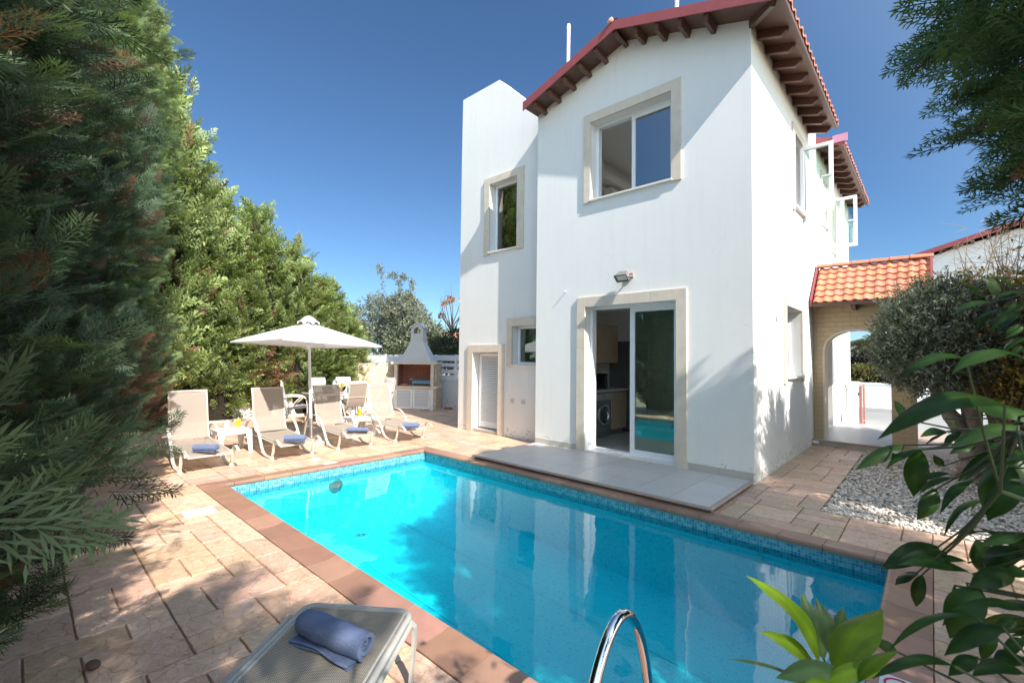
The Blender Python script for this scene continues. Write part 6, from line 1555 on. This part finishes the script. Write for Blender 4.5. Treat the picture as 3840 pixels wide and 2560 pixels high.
# citrus shrub leaning into the right foreground
CITRUS = [
(5.142,-5.036,1.621,5.120,-5.057,1.638,0.75,0),(5.133,-5.003,1.616,5.112,-5.023,1.639,0.75,0),(5.116,-4.950,1.617,5.085,-4.980,1.641,0.20,0),(5.118,-5.057,1.597,5.074,-5.096,1.578,0.36,0),(5.138,-5.202,1.591,5.110,-5.227,1.586,0.34,0),(5.127,-5.048,1.585,5.100,-5.071,1.554,0.38,0),(5.146,-5.058,1.581,5.113,-5.087,1.550,0.34,0),(5.146,-5.111,1.569,5.117,-5.137,1.543,0.36,0),(5.146,-5.110,1.539,5.124,-5.129,1.517,0.50,0),(5.072,-5.448,1.504,5.024,-5.491,1.485,0.24,0),(5.111,-5.440,1.505,5.061,-5.485,1.490,0.34,0),(5.147,-5.112,1.586,5.125,-5.131,1.571,0.40,0),(5.157,-4.979,1.563,5.138,-4.995,1.542,0.50,0),(5.152,-5.050,1.527,5.135,-5.064,1.510,0.40,0),(5.097,-5.464,1.460,5.008,-5.544,1.427,0.24,0),(5.013,-5.117,1.408,5.001,-5.130,1.438,0.50,0),(5.013,-5.142,1.369,4.955,-5.194,1.329,0.24,0),(5.042,-5.142,1.369,4.992,-5.188,1.335,0.26,0),(5.032,-5.152,1.366,5.023,-5.157,1.294,0.42,0),(5.027,-5.074,1.353,5.018,-5.080,1.308,0.36,0),(5.063,-5.070,1.389,5.031,-5.099,1.379,0.38,0),(5.065,-5.068,1.387,5.036,-5.094,1.365,0.16,0),(5.124,-5.260,1.424,5.062,-5.316,1.397,0.24,0),(5.080,-5.082,1.393,5.058,-5.101,1.364,0.36,0),(5.111,-5.135,1.391,5.066,-5.176,1.373,0.42,0),(5.095,-5.067,1.369,5.065,-5.094,1.356,0.36,0),(5.111,-5.134,1.374,5.072,-5.168,1.328,0.22,0),(5.057,-5.072,1.332,5.047,-5.083,1.351,0.50,0),(5.071,-5.114,1.328,5.021,-5.159,1.310,0.28,0),(5.079,-5.161,1.330,5.030,-5.206,1.309,0.30,0),(5.049,-5.161,1.312,5.027,-5.179,1.265,0.42,0),(5.089,-5.207,1.344,5.052,-5.239,1.294,0.24,0),(5.115,-5.267,1.384,5.090,-5.287,1.320,0.32,0),(5.132,-5.169,1.361,5.088,-5.208,1.348,0.28,0),(5.124,-5.203,1.363,5.096,-5.226,1.300,0.42,0),(5.099,-5.251,1.325,5.055,-5.289,1.279,0.18,0),(5.095,-5.173,1.305,5.085,-5.181,1.283,0.50,0),(5.061,-5.127,1.414,5.077,-5.112,1.396,0.45,0),(5.120,-5.345,1.399,5.106,-5.357,1.389,0.70,0),(5.122,-5.313,1.362,5.091,-5.340,1.320,0.50,0),(5.087,-5.233,1.279,5.069,-5.249,1.271,0.50,0),(5.118,-5.342,1.311,5.082,-5.375,1.299,0.30,0),(5.050,-5.210,1.242,4.990,-5.265,1.209,0.34,0),(5.059,-5.230,1.243,5.006,-5.278,1.224,0.30,0),(5.081,-5.264,1.232,5.011,-5.329,1.242,0.30,0),(5.028,-5.229,1.206,5.004,-5.250,1.187,0.50,0),(5.033,-5.253,1.212,5.026,-5.257,1.168,0.36,0),(5.077,-5.267,1.246,5.041,-5.301,1.243,0.26,0),(5.088,-5.285,1.244,5.082,-5.292,1.278,0.30,0),(5.086,-5.233,1.267,5.096,-5.222,1.228,0.70,0),(5.118,-5.273,1.280,5.092,-5.295,1.250,0.80,0),(5.112,-5.318,1.264,5.074,-5.352,1.244,0.44,0),(5.063,-5.307,1.227,5.051,-5.316,1.177,0.26,0),(5.083,-5.343,1.244,5.057,-5.365,1.186,0.50,0),(5.074,-5.297,1.230,5.080,-5.291,1.208,0.26,0),(5.106,-5.460,1.273,5.057,-5.505,1.273,0.17,0),(5.075,-5.475,1.260,5.012,-5.531,1.227,0.11,0),(5.091,-5.474,1.258,5.051,-5.508,1.230,0.30,0),(5.118,-5.341,1.274,5.106,-5.351,1.267,0.90,0),(5.056,-5.587,1.261,5.008,-5.631,1.250,0.17,0),(5.105,-5.458,1.215,5.069,-5.492,1.212,0.40,0),(5.111,-5.398,1.204,5.088,-5.418,1.191,0.60,0),(5.015,-5.459,1.196,4.996,-5.476,1.208,0.40,0),(5.094,-5.359,1.204,5.082,-5.368,1.174,0.40,0),(5.110,-5.345,1.220,5.094,-5.359,1.209,0.50,0),(5.111,-5.399,1.223,5.097,-5.410,1.204,0.50,0),(5.075,-5.444,1.210,5.054,-5.463,1.191,0.40,0),(4.957,-5.525,1.187,4.887,-5.525,1.255,0.34,1),(4.969,-5.528,1.190,5.004,-5.457,1.235,0.42,1),(4.951,-5.461,1.160,4.924,-5.435,1.217,0.32,2),(4.962,-5.479,1.176,4.945,-5.470,1.231,0.36,2),(4.952,-5.516,1.179,4.908,-5.558,1.216,0.26,1),(4.983,-5.543,1.198,4.931,-5.590,1.194,0.36,2),(4.962,-5.437,1.156,4.962,-5.398,1.198,0.30,2),(4.969,-5.569,1.197,5.010,-5.532,1.211,0.30,1),(4.947,-5.547,1.175,4.890,-5.601,1.199,0.08,2),(4.991,-5.562,1.204,5.021,-5.536,1.234,0.30,1),(4.977,-5.576,1.198,4.956,-5.595,1.204,0.40,1),]
def citrus():
    g = np.random.default_rng(91); eye = V(5.05, -6.10, 1.5)
    t = thing('citrus_shrub', 'glossy dark green citrus shrub with young bright leaves in the right foreground', 'shrub', (6.0, -5.15, 0))
    root = V(6.0, -5.15, 0)
    verts = {0: MB(), 1: MB(), 2: MB()}
    def leaf(b, tp, w, ty):
        b, tp = V(*b), V(*tp); ch_ = tp - b; L_ = np.linalg.norm(ch_); d = ch_ / L_
        n = V(0, 0, 1) * .9 + (eye - b) / np.linalg.norm(eye - b) * .55 + g.normal(0, .35, 3); n = nrm(n - d * (n @ d)); s = np.cross(n, d); hw = w * L_ / 2
        ar = g.uniform(.09, .26) * L_; fold = g.uniform(.05, .35); wav = g.uniform(0, 6); N = 12; nx = 5; vs = []
        for i in range(N + 1):
            u = i / N; wd = hw * (math.sin(PI * min(1, u ** .85 * .985 + .012)) ** .85) * (1 if u < .8 else 1 - .35 * ((u - .8) / .2) ** 1.0)
            if i == N: wd = hw * .012
            mid = b + ch_ * u + n * ar * 4 * u * (1 - u) * (1.0 - .3 * u)
            for j in range(nx):
                q = -1 + 2 * j / (nx - 1); vs.append(mid + s * wd * q - n * (fold * wd * (abs(q) - .3)) + n * wd * .10 * math.sin(9 * u + wav + 2 * q))
        k = g.uniform(.75, 1.25); col = {0: V(.017, .043, .008), 1: V(.095, .165, .010), 2: V(.05, .095, .035)}[ty] * k
        vein = col * 1.35
        m = verts[0]; c = np.tile(col, (len(vs), 1)); c[2::nx] = vein
        faces = [(i * nx + j, i * nx + j + 1, (i + 1) * nx + j + 1, (i + 1) * nx + j) for i in range(N) for j in range(nx - 1)]
        m.add(vs, faces, 0, (1, 1, 1)); m.c[-1] = c
        return b
    bases = []
    for (bx, by, bz, tx_, ty_, tz_, w, ty) in CITRUS: bases.append((leaf((bx, by, bz), (tx_, ty_, tz_), w, ty), ty))
    # fuller foliage to the right, between the hero leaves and the trunk
    for i in range(330):
        c = V(g.uniform(5.22, 6.5), g.uniform(-5.6, -4.6), g.uniform(.75, 2.1)); d = nrm(g.normal(0, 1, 3) + V(-.3, 0, -.25)); Ln = g.uniform(.07, .12)
        leaf(c, c + d * Ln, g.uniform(.3, .45), 0)
    for i in range(130):
        y = g.uniform(-5.30, -4.75); xe = 5.05 + .1 * (y + 6.1); c = V(xe + g.uniform(.0, .16), y, g.uniform(.80, 1.46)); d = nrm(g.normal(0, 1, 3) + V(-.35, 0, -.35)); Ln = g.uniform(.065, .10); bases.append((leaf(c, c + d * Ln, g.uniform(.28, .5), 0), 0))
    verts[0].hasc = True
    fol = verts[0].build('leaves', M['citrus_leaf'], t, smooth='all')
    st = MB()
    st.tube(smoothpath([root, root + V(-.03, 0, .5), root + V(.02, -.02, 1.1), root + V(0, 0, 1.9)], 4), np.linspace(.035, .012, 13), 8, mat=0)
    mains = []
    for z, e in ((.75, (5.16, -5.40, 1.28)), (.85, (5.10, -5.36, 1.36)), (.9, (5.18, -5.25, 1.45)), (1.0, (5.12, -5.30, 1.42)), (1.05, (5.16, -5.30, 1.56)), (1.1, (5.2, -5.2, 1.62)), (.55, (5.0, -5.58, 1.14)), (.7, (5.15, -5.5, 1.2))):
        o = root + V(0, 0, z); e = V(*e); P = smoothpath([o, (o + e) / 2 + V(0, 0, .06) + g.normal(0, .03, 3), e], 8); st.tube(P, np.linspace(.0055, .0024, len(P)), 6, mat=1); mains.append(P)
    allp = np.vstack(mains)
    for b, ty in bases:
        dd = np.linalg.norm(allp - b, axis=1); p = allp[np.argmin(dd + .25 * (allp[:, 0] < b[0] - .01))]
        m = (b + p) / 2 + V(0, 0, -.006); st.tube([p, m, b], [.0018, .0014, .0011], 5, mat=1)
    st.build('stems', [M['bark'], M['green_stem']], t, smooth=True)
citrus()
# seed pod on the paving by the hedge
mb = MB(); mb.ball((0, 0, .018), .028, 12, 8, sq=(1.2, .9, .75)); o = mb.build('seed_cone', pbr('dry_cone', (.10, .065, .05), .9, var=.4, vs=60, bump=1, bs=90, bd=.006), None, smooth=True); o.location = (2.086, -5.80, 0); o.rotation_euler = (0, 0, .6)
tag(o, 'small brown cypress cone lying on the paving at the hedge foot', 'seed cone')

# ------------------------------------------------------------------ camera, sun, sky
cam = bpy.data.cameras.new('camera'); co = bpy.data.objects.new('camera', cam); COL.objects.link(co)
yaw, pit, rol = .7441, .0357, .0117
fw = Vector((-math.sin(yaw) * math.cos(pit), math.cos(yaw) * math.cos(pit), math.sin(pit))); rt = Vector((math.cos(yaw), math.sin(yaw), 0)); up = rt.cross(fw)
r2 = rt * math.cos(rol) + up * math.sin(rol); u2 = -rt * math.sin(rol) + up * math.cos(rol)
m = Matrix.Identity(4)
for i in range(3): m[i][0], m[i][1], m[i][2] = r2[i], u2[i], -fw[i]
m.translation = Vector((5.0466, -6.0971, 1.5)); co.matrix_world = m
cam.sensor_width = 36; cam.lens = 1708.08 / 3840 * 36; cam.clip_end = 800; cam.clip_start = .02
cam.dof.use_dof = True; cam.dof.focus_distance = 5.5; cam.dof.aperture_fstop = 11
scene.camera = co
sd_ = Vector((4.45, -1.0, 4.15)).normalized()
sun = bpy.data.lights.new('sun', 'SUN'); so = bpy.data.objects.new('sun', sun); COL.objects.link(so)
so.rotation_euler = (-sd_).to_track_quat('-Z', 'Y').to_euler(); sun.energy = 4.4; sun.angle = R_(0.5) if False else math.radians(.5); sun.color = (1, .945, .86)
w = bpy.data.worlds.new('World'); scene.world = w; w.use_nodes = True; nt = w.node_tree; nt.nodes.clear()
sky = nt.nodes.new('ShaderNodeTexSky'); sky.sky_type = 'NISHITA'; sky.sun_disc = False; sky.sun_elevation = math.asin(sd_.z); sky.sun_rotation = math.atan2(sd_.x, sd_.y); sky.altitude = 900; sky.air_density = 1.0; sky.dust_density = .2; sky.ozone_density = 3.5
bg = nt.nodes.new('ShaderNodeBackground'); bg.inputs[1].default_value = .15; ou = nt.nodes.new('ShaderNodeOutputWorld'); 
# sky dimmed away from the sun, unseen sunward side boosted as added ambient fill
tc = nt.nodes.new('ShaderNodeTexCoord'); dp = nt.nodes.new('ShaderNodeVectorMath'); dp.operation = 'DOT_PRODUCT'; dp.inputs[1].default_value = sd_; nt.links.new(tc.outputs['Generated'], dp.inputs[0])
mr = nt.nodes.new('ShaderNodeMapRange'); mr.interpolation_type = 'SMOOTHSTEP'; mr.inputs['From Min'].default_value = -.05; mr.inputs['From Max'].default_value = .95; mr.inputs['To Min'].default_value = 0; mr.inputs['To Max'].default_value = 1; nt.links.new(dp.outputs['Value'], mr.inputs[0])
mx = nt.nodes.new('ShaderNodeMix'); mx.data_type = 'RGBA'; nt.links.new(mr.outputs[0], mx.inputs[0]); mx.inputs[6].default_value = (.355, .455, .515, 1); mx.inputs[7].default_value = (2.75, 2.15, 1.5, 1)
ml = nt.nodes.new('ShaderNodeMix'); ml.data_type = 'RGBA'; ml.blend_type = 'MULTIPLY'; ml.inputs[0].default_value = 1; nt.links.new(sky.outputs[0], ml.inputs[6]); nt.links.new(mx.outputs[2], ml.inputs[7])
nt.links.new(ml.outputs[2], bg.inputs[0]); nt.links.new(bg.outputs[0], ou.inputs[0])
vs = scene.view_settings; vs.view_transform = 'Standard'; vs.look = 'None'; vs.gamma = 1; vs.use_curve_mapping = False; vs.exposure = 1.02
cy = scene.cycles; cy.max_bounces = 10; cy.diffuse_bounces = 4; cy.glossy_bounces = 4; cy.transmission_bounces = 6; cy.transparent_max_bounces = 16; cy.caustics_reflective = False; cy.caustics_refractive = False
cy.use_denoising = True
